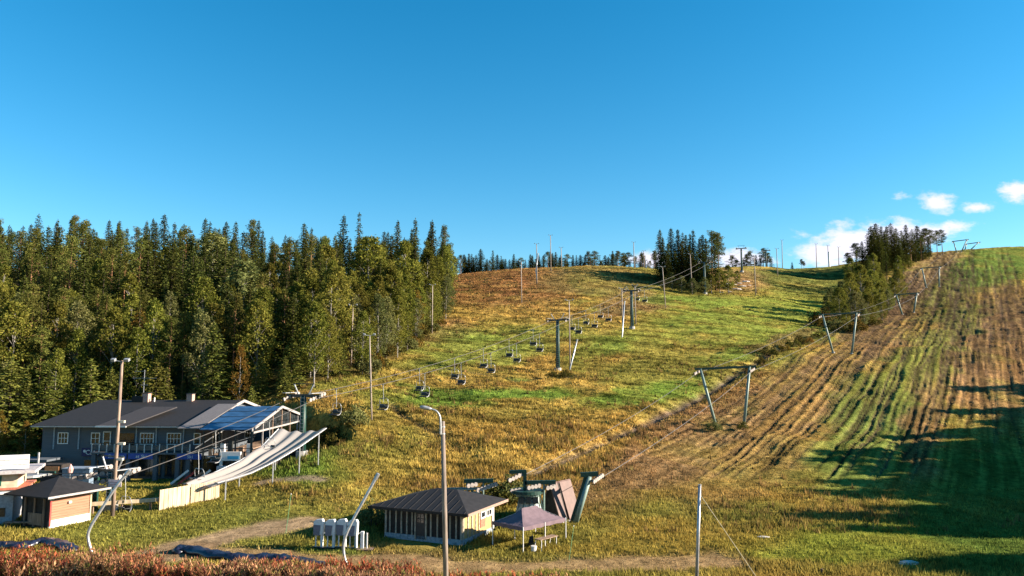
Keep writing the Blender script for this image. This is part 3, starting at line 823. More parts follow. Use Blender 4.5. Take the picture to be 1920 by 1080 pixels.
# --- left hillside forest
FLBL = {'spruce': 'dark pointed spruce', 'pine': 'tufted pine', 'birch': 'leafy green birch', 'aspen': 'pale broadleaf tree', 'autumn_birch': 'orange birch', 'young_spruce': 'young bright spruce'}
placed = []
def far_enough(x, y, d):
    for (a, b) in placed:
        if (a - x) ** 2 + (b - y) ** 2 < d * d: return False
    placed.append((x, y)); return True
cnt = 0
cand = [(rt.uniform(-.80, -.088), math.exp(rt.uniform(math.log(104), math.log(262)))) for _ in range(9000)]
cand.sort(key=lambda q: q[1])
for (u, Y) in cand:
    ff = float(forest_front(u))
    if Y < ff: continue
    X = u * Y
    depth_in = Y - ff
    if X > -60 and X < -20 and Y < 116: continue
    if u < -.33 and Y < 115: continue
    sp_ = 4.0 + .032 * max(0, depth_in)
    if u < -.70: sp_ *= 1.5
    if not far_enough(X, Y, sp_): continue
    right = u > -.27
    q = rt.random()
    if depth_in < 9:
        kind = ('birch' if q < .55 else 'aspen' if q < .7 else 'young_spruce' if q < .97 else 'autumn_birch') if right or u > -.33 else ('young_spruce' if q < .5 else 'aspen' if q < .65 else 'autumn_birch' if q < .69 else 'birch')
        h = rt.uniform(7, 12) if kind != 'young_spruce' else rt.uniform(5.5, 9)
        if right: h *= 1.15
    elif depth_in < 40:
        kind = 'birch' if q < (.72 if right else .42) else 'spruce' if q < (.85 if right else .6) else 'pine' if q < .82 else 'aspen' if q < .985 else 'autumn_birch'
        h = {'birch': rt.uniform(13, 18.5), 'spruce': rt.uniform(14, 20), 'pine': rt.uniform(14, 19), 'aspen': rt.uniform(12, 16), 'autumn_birch': rt.uniform(8, 11)}[kind]
    else:
        kind = 'spruce' if q < (.85 if u > -.5 else .62) else 'pine' if q < .96 else 'birch'
        h = rt.uniform(17.5, 24.5) if kind != 'birch' else rt.uniform(15, 18)
    px_ = 960 + 1400 * u
    col_ = next((d for lim, d in ((0, 'beyond the left picture edge'), (120, 'near the left picture edge'), (250, 'above the left end of the lodge'), (400, 'above the lodge chimneys'), (540, 'above the blue terrace roof'), (690, 'above the first chairlift tower')) if px_ < lim), 'near the right forest corner')
    row_ = 'in the forest front' if depth_in < 14 else 'in mid forest' if depth_in < 50 else 'on the upper forest hillside'
    big_ = ('tall ' if h > {'birch': 15.5, 'aspen': 13.5, 'autumn_birch': 9.5, 'young_spruce': 7.2}.get(kind, 20.5 if depth_in >= 40 else 17) else 'lower ')
    lb_ = big_ + FLBL[kind] + ' ' + row_ + ' ' + col_
    plant(kind, X, Y, h, lb_, lb_)
    cnt += 1
print('forest trees', cnt)

# --- individual trees that stand out
def tree_px(kind, x, ytop, Y, label, group=None, wide=1.0, var=None, hmin=3.0, dx=0.0):
    X = (x - 960) / 1400 * Y
    b = gz(X, Y); top = at(x, ytop, Y).z
    return plant(kind, top and X, Y, max(hmin, top - b), label, group, wide, var)
for (x, yt, Y, lb, w, v) in [(28, 672, 104, 'young spruce at the left picture edge behind the white cabin', 1.3, 2), (92, 680, 105, 'young spruce left of the lodge, second from picture edge', 1.35, 0),
                          (176, 674, 108, 'pointed young spruce just above the left end of lodge roof', 1.25, 1), (298, 676, 112, 'twin topped young spruce above the lodge chimneys', 1.1, 2),
                          (318, 690, 113, 'shorter young spruce leaning on the twin topped one', 1.0, 1), (402, 606, 116, 'tall broad sunlit spruce above the right end of lodge roof', 1.05, 0),
                          (476, 724, 113, 'small pointed spruce behind the blue lodge canopy', 1.1, 1), (440, 690, 117, 'young spruce right beside the tall broad sunlit one', 1.0, 1), (60, 700, 112, 'slim young spruce between the two left edge spruces', .9, 1)]:
    tree_px('young_spruce', x, yt, Y, lb, 'young spruces behind the lodge', w, v)
for (x, yt, Y, lb) in [(808, 413, 205, 'tall dark spruce at the right end of forest skyline'), (776, 410, 208, 'tall spruce second from the right end of forest skyline'), (743, 414, 210, 'tall spruce third from the right end of forest skyline'),
                       (669, 398, 212, 'tallest pointed spruce in the middle of forest skyline'), (640, 403, 212, 'pointed spruce just left of the tallest skyline one'), (828, 452, 212, 'brownish spruce on the far right corner of the forest')]:
    tree_px('spruce', x, yt, Y, lb, wide=.95)
for (x, yt, Y, lb) in [(800, 470, 196, 'birch at the right corner of the left forest'), (758, 455, 185, 'tall birch near the right forest corner'), (690, 446, 172, 'wide tall birch in front of the dark skyline spruces'), (610, 462, 165, 'tall birch above the gap in the forest edge'), (730, 500, 160, 'mid height birch on the forest edge'), (655, 520, 152, 'lower birch on the forest edge above the light pole')]:
    tree_px('birch', x, yt, Y, lb, wide=1.15)
for (x, yt, Y, lb) in [(455, 490, 150, 'pale silvery broadleaf tree rising in mid forest'), (395, 440, 185, 'pale round topped broadleaf high in the left forest')]:
    tree_px('aspen', x, yt, Y, lb, wide=1.3)
for (x, yt, Y, lb) in [(8, 585, 125, 'orange birch at the left picture edge'), (262, 585, 128, 'small orange birch deep in the left forest'), (12, 770, 98, 'yellow birch shrub behind the white cabin'), (62, 790, 99, 'yellowing birch shrub left of the lodge wall')]:
    tree_px('autumn_birch', x, yt, Y, lb, wide=1.2)

# --- shrubs beside the lodge, along forest edge and huts
k = 0
for (x, y, h, lb) in [(606, 806, 2.6, 'dark bush just right of the lodge gable'), (636, 806, 2.8, 'dark bush in middle of the row right of lodge'), (668, 800, 2.4, 'dark bush at right end of row by the light pole'), (620, 790, 2.5, 'bush behind the dark row right of lodge'), (652, 786, 2.3, 'bush behind the right end of dark row'),
                      (700, 985, 1.7, 'weedy bush at the left side of the dark hut'), (742, 980, 1.6, 'weedy bush against the left corner of dark hut'), (934, 950, 2.3, 'tall brown bush behind the dark hut'), (958, 948, 2.2, 'brown bush between hut and lift drive'), (1062, 712, 1.6, 'bush at the foot of the middle chairlift tower'), (1035, 708, 1.3, 'low bush left of the middle chairlift tower'),
                      (1340, 806, 1.3, 'tuft bush at foot of left leg of nearest tow pylon'), (1392, 805, 1.1, 'tuft bush at foot of right leg of nearest tow pylon')]:
    p = gp(x, y)
    plant('bush', p.x, p.y, h, lb, var=k % 3); k += 1
for i, (x, y) in enumerate([(1452, 664), (1470, 655), (1488, 648), (1502, 640), (1518, 640), (1535, 632), (1425, 680), (1404, 694), (1440, 660)]):
    p = gp(x, y); plant('bush', p.x, p.y, rt.uniform(1.2, 2.2), 'brown bush along the dark gully, %s of nine' % ['first', 'second', 'third', 'fourth', 'fifth', 'sixth', 'seventh', 'eighth', 'ninth'][i], 'bushes along the dark gully', var=(0, 3, 1)[i % 3])
for i in range(26):
    t = i / 25
    x = 690 + 130 * t + rt.uniform(-14, 14); Y = 133 + 62 * t + rt.uniform(-3, 3)
    plant(rt.choice(('bush', 'bush', 'birch')), (x - 960) / 1400 * Y, Y, rt.uniform(1.8, 3.6), 'low sapling or bush fringing the right edge of left forest', 'saplings fringing the forest edge')

ORD = ['first', 'second', 'third', 'fourth', 'fifth', 'sixth', 'seventh', 'eighth', 'ninth', 'tenth', 'eleventh', 'twelfth', 'thirteenth', 'fourteenth', 'fifteenth', 'sixteenth', 'seventeenth', 'eighteenth', 'nineteenth', 'twentieth']
ORD += ['twenty ' + o for o in ORD[:9]] + ['thirtieth'] + ['thirty ' + o for o in ORD[:9]] + ['fortieth'] + ['forty ' + o for o in ORD[:9]]
def row(items, fmt, group, wide, hmin=3.0, kindfn=None):
    items = sorted(items)
    for i, it in enumerate(items):
        kd = it[3] if len(it) > 3 else kindfn(it[0])
        tree_px(kd, it[0], it[1], it[2], fmt % (kd.replace('_', ' '), ORD[i]), group, wide, hmin=hmin)
# --- clump in the middle of the skyline
MG = 'conifers of the clump on the middle skyline'
row([(1241, 430, 285, 'spruce'), (1262, 428, 290, 'spruce'), (1275, 430, 282, 'spruce'), (1290, 440, 292, 'spruce'), (1304, 431, 284, 'spruce'), (1316, 446, 280, 'spruce'), (1338, 432, 288, 'pine'), (1350, 436, 284, 'pine'), (1328, 447, 276, 'spruce'),
                       (1281, 452, 278, 'spruce'), (1256, 456, 276, 'spruce'), (1296, 460, 274, 'spruce'), (1310, 470, 272, 'spruce'), (1268, 470, 273, 'spruce'), (1246, 445, 280, 'spruce'), (1284, 436, 287, 'spruce'), (1298, 438, 289, 'spruce'), (1322, 440, 290, 'spruce'), (1344, 448, 278, 'spruce'), (1252, 470, 272, 'spruce'), (1324, 474, 272, 'spruce')], 'dark %s in the middle skyline clump, %s from the left', MG, 1.35)
row([(1352, 505, 270), (1368, 498, 272), (1336, 515, 266), (1262, 512, 262), (1300, 522, 260), (1280, 518, 261), (1385, 508, 290), (1322, 520, 262), (1248, 520, 264)], 'low %s below the middle skyline clump, %s from the left', 'leafy trees below the middle clump', 1.7, 4, lambda x: 'birch' if x > 1330 else 'aspen')
# --- wood on the right skyline
row([(1612, 456, 345, 'pine'), (1624, 452, 348, 'spruce'), (1642, 424, 350, 'spruce'), (1652, 419, 352, 'spruce'), (1662, 424, 356, 'spruce'), (1672, 424, 356, 'spruce'), (1680, 419, 358, 'spruce'), (1690, 428, 360, 'spruce'), (1700, 432, 362, 'spruce'), (1709, 421, 366, 'spruce'), (1720, 430, 370, 'spruce'),
                       (1730, 423, 372, 'spruce'), (1744, 428, 376, 'pine'), (1754, 430, 380, 'pine'), (1766, 432, 384, 'pine'), (1776, 430, 386, 'pine'), (1596, 474, 342, 'pine'), (1735, 446, 366, 'pine'), (1716, 450, 352, 'pine'), (1647, 432, 345, 'spruce'), (1668, 434, 348, 'spruce'), (1686, 436, 350, 'spruce'), (1704, 440, 354, 'spruce'), (1725, 440, 362, 'spruce'), (1738, 436, 368, 'spruce'), (1657, 440, 340, 'spruce'), (1694, 446, 344, 'spruce'), (1750, 444, 372, 'spruce'), (1638, 446, 342, 'spruce')], 'tall %s of the right skyline wood, %s from the left', 'tall trees of the right skyline wood', 1.6)
row([(1600, 484, 300, 'birch'), (1645, 476, 305, 'birch'), (1668, 470, 315, 'spruce'), (1690, 480, 310, 'birch'), (1625, 505, 285, 'spruce'), (1655, 512, 270, 'birch'), (1610, 520, 268, 'birch'), (1580, 528, 262, 'aspen'), (1560, 540, 250, 'aspen'), (1592, 545, 240, 'birch'), (1636, 530, 250, 'birch'),
                       (1675, 520, 280, 'birch'), (1700, 490, 330, 'birch'), (1620, 560, 232, 'birch'), (1550, 556, 242, 'aspen'), (1570, 562, 230, 'birch'), (1648, 548, 246, 'birch'), (1712, 484, 345, 'birch'), (1604, 500, 292, 'spruce'), (1684, 500, 300, 'spruce'), (1660, 495, 296, 'spruce'),
                       (1598, 512, 228, 'birch'), (1618, 498, 236, 'birch'), (1640, 508, 240, 'birch'), (1576, 540, 218, 'birch'), (1606, 548, 212, 'aspen'), (1630, 552, 214, 'birch'), (1556, 566, 214, 'birch'), (1588, 572, 206, 'birch'), (1652, 530, 232, 'birch'), (1668, 545, 244, 'aspen'), (1612, 470, 262, 'spruce'), (1632, 478, 270, 'spruce'), (1690, 505, 262, 'birch'), (1545, 575, 218, 'aspen'), (1655, 562, 226, 'birch'), (1640, 572, 218, 'aspen'), (1670, 542, 246, 'birch'), (1622, 578, 210, 'aspen'), (1682, 528, 256, 'birch')], 'mid height %s on the lower side of right skyline wood, %s from the left', 'lower trees of right skyline wood', 1.3)
for (x, yt, Y) in [(1548, 590, 205), (1566, 600, 200), (1585, 606, 196), (1610, 608, 194), (1540, 580, 212), (1632, 590, 215)]:
    tree_px('bush', x, yt, Y, 'scrubby bush at the lower tip of the right skyline wood', 'scrub below the right skyline wood', 1.1)
# --- far trees beyond the crest
rf = random.Random(4)
for i in range(84):
    x = 842 + 390 * i / 83 + rf.uniform(-4, 4)
    Y = rf.uniform(345, 372)
    tp = (490 if x > 960 else 482 + (x - 842) * .05) - rf.choice((0, 3, 8, 14, 18)) * (1.0 if x > 900 else .6) + rf.uniform(-2, 3)
    tree_px('spruce' if rf.random() < .72 else 'pine', x, tp, Y, 'small far conifer peeking over the crest ' + ('left of the tallest crest pole' if x < 1032 else 'between tallest crest pole and middle clump'), 'far trees beyond the middle crest', 1.75)
for (x, tp) in [(1376, 478), (1404, 476), (1412, 470), (1422, 478), (1436, 465), (1444, 474), (1430, 482), (1490, 491), (1512, 490), (1398, 486), (1384, 486), (1450, 484), (1508, 486)]:
    tree_px('spruce' if x % 4 else 'pine', x, tp, 440, 'far conifer beyond crest between middle clump and right wood', 'far trees behind the upper lift tower', 1.7)
# --- wood beyond the right edge of the piste; its long shadow lies across the lower right
def right_wood():
    rs_ = random.Random(9); g = np.random.default_rng(31)
    spots = [(15 + max(0, 85 - Y) * .45 + Y * .98 + (k % 3) * 6 + rs_.uniform(0, 6), Y, rs_.uniform(17, 25)) for k, Y in enumerate(np.concatenate([np.linspace(57, 100, 80), np.linspace(100, 165, 56)]))]
    spots += [(rs_.uniform(76, 90), Y, rs_.uniform(15, 20)) for Y in np.linspace(28, 49, 28)]
    b = MB(); P, D, U, L, W = [], [], [], [], []
    for (x, y, h) in spots:
        z0 = gz(x, y); b.tube([(x, y, z0 - .4), (x, y, z0 + h * .9)], [h * .012, .03], 5)
        n = 1500; t = g.uniform(0, 1, n) ** 1.5; a_ = g.uniform(0, 6.283, n); r = h * .17 * (1 - t) ** .75 * g.uniform(.1, 1, n) ** .5
        P.append(np.stack([x + r * np.cos(a_), y + r * np.sin(a_), z0 + h * (.05 + .93 * t)], 1))
        d = unit(np.stack([np.cos(a_), np.sin(a_), g.uniform(-.7, .3, n)], 1)); D.append(d); U.append(unit(np.cross(d, g.normal(0, 1, (n, 3)))))
        L.append(g.uniform(1.0, 1.9, n)); W.append(g.uniform(.3, .6, n))
    me = leaf_mesh('woodland', np.concatenate(P), np.concatenate(D), np.concatenate(U), np.concatenate(L), np.concatenate(W), MATS['spruce_needles'])
    o = bpy.data.objects.new('woodland', me); COL.objects.link(o); tag(o, 'dense conifer wood beyond the right edge of the piste', 'wood', kind='stuff')
    t = b.build('trunks', bark_dark, o); t['kind'] = 'stuff'
right_wood()

# ------------------------------------------------------------------ materials for things
white = mat('white_paint', (.80, .78, .76), .5, var=.05)
offwhite = mat('cream_paint', (.62, .50, .36), .7, var=.1, scale=3)
roof_dark = mat('dark_roof', (.019, .0175, .019), .75, var=.15, scale=3)
roof_edge = mat('roof_edge', (.36, .33, .32), .6)
wall_blue = mat('blue_grey_boards', (.10, .115, .135), .8, var=.08, scale=2, stretch=(.3, .3, 6))
wall_dark = mat('dark_brown_wall', (.032, .025, .022), .8, var=.2, scale=3)
glass = mat('window_glass', (.03, .035, .04), .12, spec=.7, var=.3, scale=2)
blue_sign = mat('blue_sign', (.02, .07, .33), .5, var=.05)
navy_sign = mat('navy_sign', (.015, .02, .10), .5, var=.05)
teal = mat('teal_print', (.04, .35, .62), .5, var=.05)
blue_roof = mat('blue_canopy_roof', (.035, .10, .22), .35, var=.2, scale=1.2, spec=.5)
concrete = mat('concrete', (.42, .40, .38), .9, var=.15, bump=.2)
timber = mat('weathered_timber', (.30, .20, .14), .85, var=.2, stretch=(1, 1, .15), scale=8)
polewood = mat('pole_wood', (.30, .215, .165), .85, var=.25, stretch=(1, 1, .1), scale=10)
orange_board = mat('orange_boards', (.37, .185, .115), .75, var=.1, stretch=(1, .2, 4), scale=4)
pale_plank = mat('pale_planks', (.58, .45, .30), .8, var=.15, scale=4, stretch=(1, 1, .15))
steel = mat('galvanised_steel', (.45, .46, .47), .45, metal=.6, var=.12)
darksteel = mat('dark_steel', (.05, .055, .055), .5, metal=.4, var=.2)
green = mat('green_paint', (.010, .050, .038), .5, var=.15)
palegreen = mat('pale_green_paint', (.20, .28, .25), .5, var=.12)
sheave_m = mat('sheave_wheel', (.36, .31, .28), .6, var=.15)
rubber = mat('black_rubber', (.02, .02, .022), .7)
chair_seat = mat('chair_seat', (.035, .033, .035), .6)
red = mat('red_paint', (.42, .06, .05), .6)
brown_sheet = mat('brown_sheet', (.15, .085, .072), .6, var=.1, scale=2)
net_white = leaf_mat('net_fabric', (.80, .72, .68), (.86, .79, .75), trans=.45)
tarp = mat('dark_tarp', (.018, .022, .05), .35, var=.4, scale=5, spec=.6)
tent_cloth = mat('mauve_canvas', (.165, .115, .135), .85, var=.08, scale=2)
tent_lit = mat('lit_valance_cloth', (.60, .44, .30), .85)
lamp_grey = mat('lamp_housing', (.36, .37, .39), .45, metal=.3)
greenwin = mat('green_panel', (.02, .12, .09), .4)
redcoral = mat('coral_board', (.50, .16, .10), .7)
cable_m = mat('steel_cable', (.16, .15, .145), .5, metal=.5)
stone_m = mat('pale_stone', (.6, .55, .5), .8)

def window(parent, x, y, z, w, h, cols=2, rows=2, nrm=-1, axis='x', fm=None, name='window', off=.03):
    """framed window on a wall: axis is the wall's direction, nrm which side it looks to"""
    fm = fm or white
    def B(c, d):  # local (along, out, up)
        return ((x + c[0], y + nrm * c[1], z + c[2]), d) if axis == 'x' else ((x + nrm * c[1], y + c[0], z + c[2]), (d[1], d[0], d[2]))
    g_ = MB(); g_.box(*B((0, off, 0), (w, .04, h))); pane = g_.build(name, glass, parent)
    f = MB(); t = .09
    for s in (-1, 1):
        f.box(*B((s * (w / 2 + t / 2 - .005), off + .03, 0), (t, .09, h + 2 * t)))
        f.box(*B((0, off + .031, s * (h / 2 + t / 2 - .005)), (w - .012, .088, t)))
    f.build('window_frame', fm, pane)
    for i in range(1, cols): b = MB(); b.box(*B((-w / 2 + w * i / cols, off + .035, 0), (.05, .05, h - .01))); b.build('glazing_bar', fm, pane)
    for j in range(1, rows): b = MB(); b.box(*B((0, off + .036, -h / 2 + h * j / rows), (w - .01, .045, .05))); b.build('glazing_bar', fm, pane)
    return pane

# ------------------------------------------------------------------ lodge (built in world axes, origin at its front left corner)
LX, LY = -54.5, 88.0
LZ = gz(-45, 90)
lodge = thing('ski_lodge', (LX, LY, LZ), 'long two storey blue grey ski lodge with dark roof and balcony', 'building', rz=math.radians(-3.0))
W_, D_, EH = 18.2, 23.0, 6.0
RZ, RY = 8.25, 12.0
b = MB(); b.box((W_ / 2, D_ / 2, EH / 2 - .3), (W_, D_, EH + .6)); b.prism([(0, 0.02, EH), (0, D_ - .02, EH), (0, RY, RZ - .1)], (W_, 0, 0)); b.build('wall', wall_blue, lodge)
b = MB()
b.slab([(-.7, -1.0, EH - .12), (W_ + .5, -1.0, EH - .12), (W_ + .5, RY, RZ), (-.7, RY, RZ)], .14)
b.slab([(W_ + .5, D_ + .8, EH - .12), (-.7, D_ + .8, EH - .12), (-.7, RY + .003, RZ), (W_ + .5, RY + .003, RZ)], .14)
roof = b.build('roof', roof_dark, lodge)
b = MB(); b.bar((-.7, -1.08, EH - .1), (W_ + .5, -1.08, EH - .1), .12, .14); b.build('gutter', lamp_grey, roof)
b = MB(); b.bar((W_ + .56, -1.05, EH - .08), (W_ + .56, RY, RZ + .05), .1, .34); b.bar((W_ + .56, RY, RZ + .05), (W_ + .56, D_ + .8, EH - .08), .1, .34); b.build('barge_board', roof_edge, roof)
def front_px(x): return (at(x, 800, LY).x - LX)
# entry roof jutting forward
xa, xb = front_px(206), front_px(262)
b = MB(); b.slab([(xa, -2.3, EH - .02), (xb, -2.3, EH - .02), (xb + 1.6, 6.0, 7.7), (xa + 1.0, 6.0, 7.7)], .12); pr = b.build('porch_roof', mat('porch_roof_felt', (.05, .044, .046), .75), lodge)
b = MB(); b.bar((xa - .05, -2.36, EH + .02), (xb + .05, -2.36, EH + .02), .1, .16); b.build('gutter', white, pr)
for (px, Yq, hh, w) in [(276, RY - 1.0, 1.5, .8), (359, RY - .5, 1.4, .75)]:
    cx = (px - 960) / 1400 * (LY + Yq) - LX
    b = MB(); b.box((cx, Yq, RZ + hh / 2 - .45), (w, w, hh)); ch = b.build('chimney', mat('chimney_brick', (.48, .30, .25), .85), roof)
    b = MB(); b.box((cx, Yq, RZ + hh - .42), (w + .14, w + .14, .1)); b.build('chimney_cap', darksteel, ch)
cx = (262 - 960) / 1400 * (LY + 11) - LX
b = MB(); b.box((cx, 11, RZ + .25), (1.5, .9, .8)); b.build('roof_vent', roof_dark, roof)
b = MB(); b.tube([(cx + .1, 11.8, RZ - .1), (cx + .1, 11.8, RZ + 4.1)], .04, 6)
for zz, l, dx in ((3.9, 1.5, -.6), (3.0, 3.2, .0), (2.1, .9, 0)): b.bar((cx + .1 + dx - l / 2, 11.8, RZ + zz), (cx + .1 + dx + l / 2, 11.8, RZ + zz), .05)
b.build('antenna', lamp_grey, roof)
cx = (291 - 960) / 1400 * (LY + 11) - LX
b = MB(); b.tube([(cx, 11, RZ - .2), (cx, 11, RZ + .5)], .09, 8); b.build('vent_pipe', white, roof)
# upper windows, door, balcony
for (x0, x1, c) in [(112, 131, 3), (176, 192, 2), (270, 295, 4), (321, 347, 4), (372, 384, 1)]:
    a0, a1 = front_px(x0), front_px(x1)
    window(lodge, (a0 + a1) / 2, 0, 4.5, a1 - a0 - .1, 1.15, c, 2)
a0, a1 = front_px(199), front_px(213)
window(lodge, (a0 + a1) / 2, 0, 4.2, a1 - a0 - .12, 2.0, 1, 2, name='balcony_door')
a0, a1 = front_px(225), front_px(258)
b = MB(); b.box(((a0 + a1) / 2, -.02, 4.1), (a1 - a0, .06, 2.0)); b.build('window', glass, lodge)
for xx in (front_px(104), front_px(152), front_px(262), front_px(300), front_px(352)):
    b = MB(); b.box((xx, -.05, 4.55), (.16, .12, 2.6)); b.build('corner_board', mat('slate_trim', (.30, .34, .38), .7), lodge)
bx0, bx1 = front_px(196), W_ + .3
b = MB(); b.box(((bx0 + bx1) / 2, -.95, 3.02), (bx1 - bx0, 1.9, .2)); bal = b.build('balcony', wall_blue, lodge)
b = MB(); b.bar((bx0, -1.85, 4.12), (bx1, -1.85, 4.12), .08); b.bar((bx0, -1.85, 3.35), (bx1, -1.85, 3.35), .05); b.build('handrail', darksteel, bal)
for k in range(14):
    xx = bx0 + (bx1 - bx0) * k / 13
    b = MB(); b.box((xx, -1.85, 3.6), (.11, .09, .98)); b.build('railing_post', mat('railing_grey', (.5, .53, .55), .6), bal)
b = MB(); b.box(((bx0 + bx1) / 2, -1.8, 3.65), (bx1 - bx0 - .1, .03, .55)); b.build('railing_panel', mat('railing_dark', (.09, .1, .11), .5, alpha=.8), bal)
# shop front below the balcony
for k, xx in enumerate([bx0 + .2, front_px(264), front_px(315), front_px(356), bx1 - .2]):
    b = MB(); b.box((xx, -1.6, 1.4), (.45, .4, 3.03)); b.build('column', wall_blue, lodge)
for (x0, x1) in [(232, 262), (268, 313), (318, 354), (359, 402)]:
    a0, a1 = front_px(x0), front_px(x1)
    window(lodge, (a0 + a1) / 2, 0, 1.4, a1 - a0 - .3, 2.3, 2, 1, fm=darksteel, name='shop_window')
for (x0, x1, tx) in [(222, 263, 'Ski Rent'), (266, 312, 'at Ski'), (357, 402, 'Ski')]:
    a0, a1 = front_px(x0), front_px(x1)
    b = MB(); b.box(((a0 + a1) / 2, -1.96, 2.72), (a1 - a0, .06, .62)); bn = b.build('banner', blue_sign, lodge)
    text_part(tx, .5, white, bn, ((a0 + a1) / 2 + .1, -2.0, 2.70), (math.pi / 2, 0, 0))
a0, a1 = front_px(160), front_px(193)
b = MB(); b.box(((a0 + a1) / 2, -.12, 2.95), (a1 - a0, .1, .95)); sg = b.build('cafe_sign', navy_sign, lodge)
text_part('Cafe', .78, white, sg, ((a0 + a1) / 2 + .25, -.18, 2.9), (math.pi / 2, 0, 0))
b = MB(); b.wheel((a0 + .35, -.18, 3.05), (0, 1, 0), .16, .04); b.build('emblem', white, sg)
a0, a1 = front_px(165), front_px(192)
b = MB(); b.box(((a0 + a1) / 2, -.03, 1.2), (a1 - a0, .06, 1.7)); b.build('doorway', glass, lodge)
# ridge gable end facing the slope
window(lodge, W_ + .02, 5.5, 4.0, 2.4, 1.3, 3, 1, nrm=1, axis='y'); window(lodge, W_ + .02, 15, 4.0, 2.4, 1.3, 3, 1, nrm=1, axis='y')
# low canopy and wood panel at the left end
a0, a1 = front_px(58), front_px(132)
b = MB(); b.box(((a0 + a1) / 2, -2.2, 2.35), (a1 - a0, 2.8, .22)); b.build('entrance_canopy', wall_blue, lodge)
for xx in (a0 + .2, (a0 + a1) / 2): b = MB(); b.box((xx, -3.4, 1.1), (.16, .16, 2.3)); b.build('canopy_post', darksteel, lodge)

# ------------------------------------------------------------------ covered terrace with the blue roof, right of the lodge
TX0, TX1 = -34.2, -28.9
TY0, TYR, TY1 = 84.2, 94.5, 106.0
tz = gz(-31.5, 90)
ter = thing('covered_terrace', (TX0, TY0, tz), 'open terrace hall with blue translucent roof and glazed timber gable', 'building')
tw = TX1 - TX0; ry = TYR - TY0; rl = TY1 - TY0
ze = at(475, 806, TY0).z - tz; zr = at(527, 763, TYR).z - tz
b = MB(); b.slab([(-.3, -.5, ze), (tw + .1, -.5, ze), (tw + .1, ry, zr), (-.3, ry, zr)], .1); br = b.build('roof', blue_roof, ter)
b = MB(); b.slab([(tw + .1, rl, ze), (-.3, rl, ze), (-.3, ry + .003, zr), (tw + .1, ry + .003, zr)], .1); b.build('rear_roof', roof_dark, ter)
for t in (.25, .5, .75): b = MB(); b.bar((-.3, -.5 + (ry + .5) * t, ze + (zr - ze) * t + .12), (tw + .1, -.5 + (ry + .5) * t, ze + (zr - ze) * t + .12), .07); b.build('roof_seam', darksteel, br)
for (p, q) in [((tw + .16, -.55, ze), (tw + .16, ry, zr + .02)), ((tw + .16, ry, zr + .02), (tw + .16, rl, ze))]:
    b = MB(); b.bar(p, q, .14, .30); b.build('barge_board', roof_edge, ter)
b = MB(); b.slab([(-2.9, -.2, ze + .1), (-.45, -.2, ze + .1), (-.45, ry + .8, zr + .25), (-2.9, ry + .8, zr + .25)], .1); b.build('link_roof', mat('pale_roof', (.17, .155, .155), .6), ter)
# glazed gable: posts, rails, panes
for i in range(7):
    yy = .1 + (rl - .6) * i / 6
    zt = ze + (zr - ze) * (1 - abs(yy - ry) / (ry if yy < ry else rl - ry)) - .25
    b = MB(); b.box((tw - .02, yy, zt / 2), (.16, .16, zt)); b.build('gable_post', roof_edge if i in (1, 5) else timber, ter)
b = MB(); b.bar((tw - .02, 0, ze - .35), (tw - .02, rl - .4, ze - .35), .14, .2); b.build('tie_beam', roof_edge, ter)
b = MB(); b.bar((tw - .02, 0, 3.6), (tw - .02, rl - .4, 3.6), .1, .12); b.build('rail', timber, ter)
for i in range(6):
    y0 = .1 + (rl - .6) * i / 6 + .09; y1 = .1 + (rl - .6) * (i + 1) / 6 - .09
    def zt(yy): return ze + (zr - ze) * (1 - abs(yy - ry) / (ry if yy < ry else rl - ry)) - .3
    b = MB(); b.prism([(tw - .05, y0, ze - .2), (tw - .05, y1, ze - .2), (tw - .05, y1, max(ze - .15, zt(y1))), (tw - .05, y0, max(ze - .15, zt(y0)))], (-.03, 0, 0)); b.build('gable_pane', glass, ter)
for i in range(4):
    xx = tw * i / 3
    b = MB(); b.box((xx - (.02 if i == 3 else 0), -.05, ze / 2), (.16, .16, ze)); b.build('front_post', darksteel, ter)
b = MB(); b.box((tw / 2, rl / 2, 2.65), (tw, rl - 1, .25)); b.build('deck', timber, ter)
b = MB(); b.box((tw / 2, rl / 2 + 3, 1.2), (tw - .4, rl - 7, 2.7)); b.build('wall', wall_dark, ter)
b = MB(); b.bar((0, -.02, 3.7), (tw, -.02, 3.7), .08); b.bar((0, -.02, 3.2), (tw, -.02, 3.2), .04); b.build('handrail', darksteel, ter)
for i in range(5): b = MB(); b.box((tw * (i + .5) / 5, .9 + .5 * (i % 2), 3.2 + .2 * (i % 3)), (.5, .4, 1.0 + .4 * (i % 3))); b.build('terrace_furniture', (timber, white, darksteel)[i % 3], ter)
# white kiosk under the terrace front
kx0, kx1 = at(411, 880, 83).x - TX0, at(450, 880, 83).x - TX0
kio = thing('ticket_kiosk', (at(430, 880, 83).x, 83.2, gz(at(430, 880, 83).x, 83.2)), 'white ticket kiosk with blue printed fascia under the terrace', 'kiosk')
kw = kx1 - kx0
b = MB(); b.box((0, .7, 1.5), (kw, 1.2, 3.2)); b.build('body', wall_dark, kio)
for s in (-1, 1): b = MB(); b.box((s * (kw / 2 - .15), 0, 1.4), (.3, .25, 3.0)); b.build('frame_post', white, kio)
b = MB(); b.box((0, -.01, 2.75), (kw, .3, .95)); fa = b.build('fascia', white, kio)
b = MB(); b.box((.35, -.17, 2.62), (kw * .55, .03, .34)); b.build('logo', teal, fa)
b = MB(); b.box((.15, .04, 1.2), (kw * .5, .08, 2.0)); b.build('door', glass, kio)

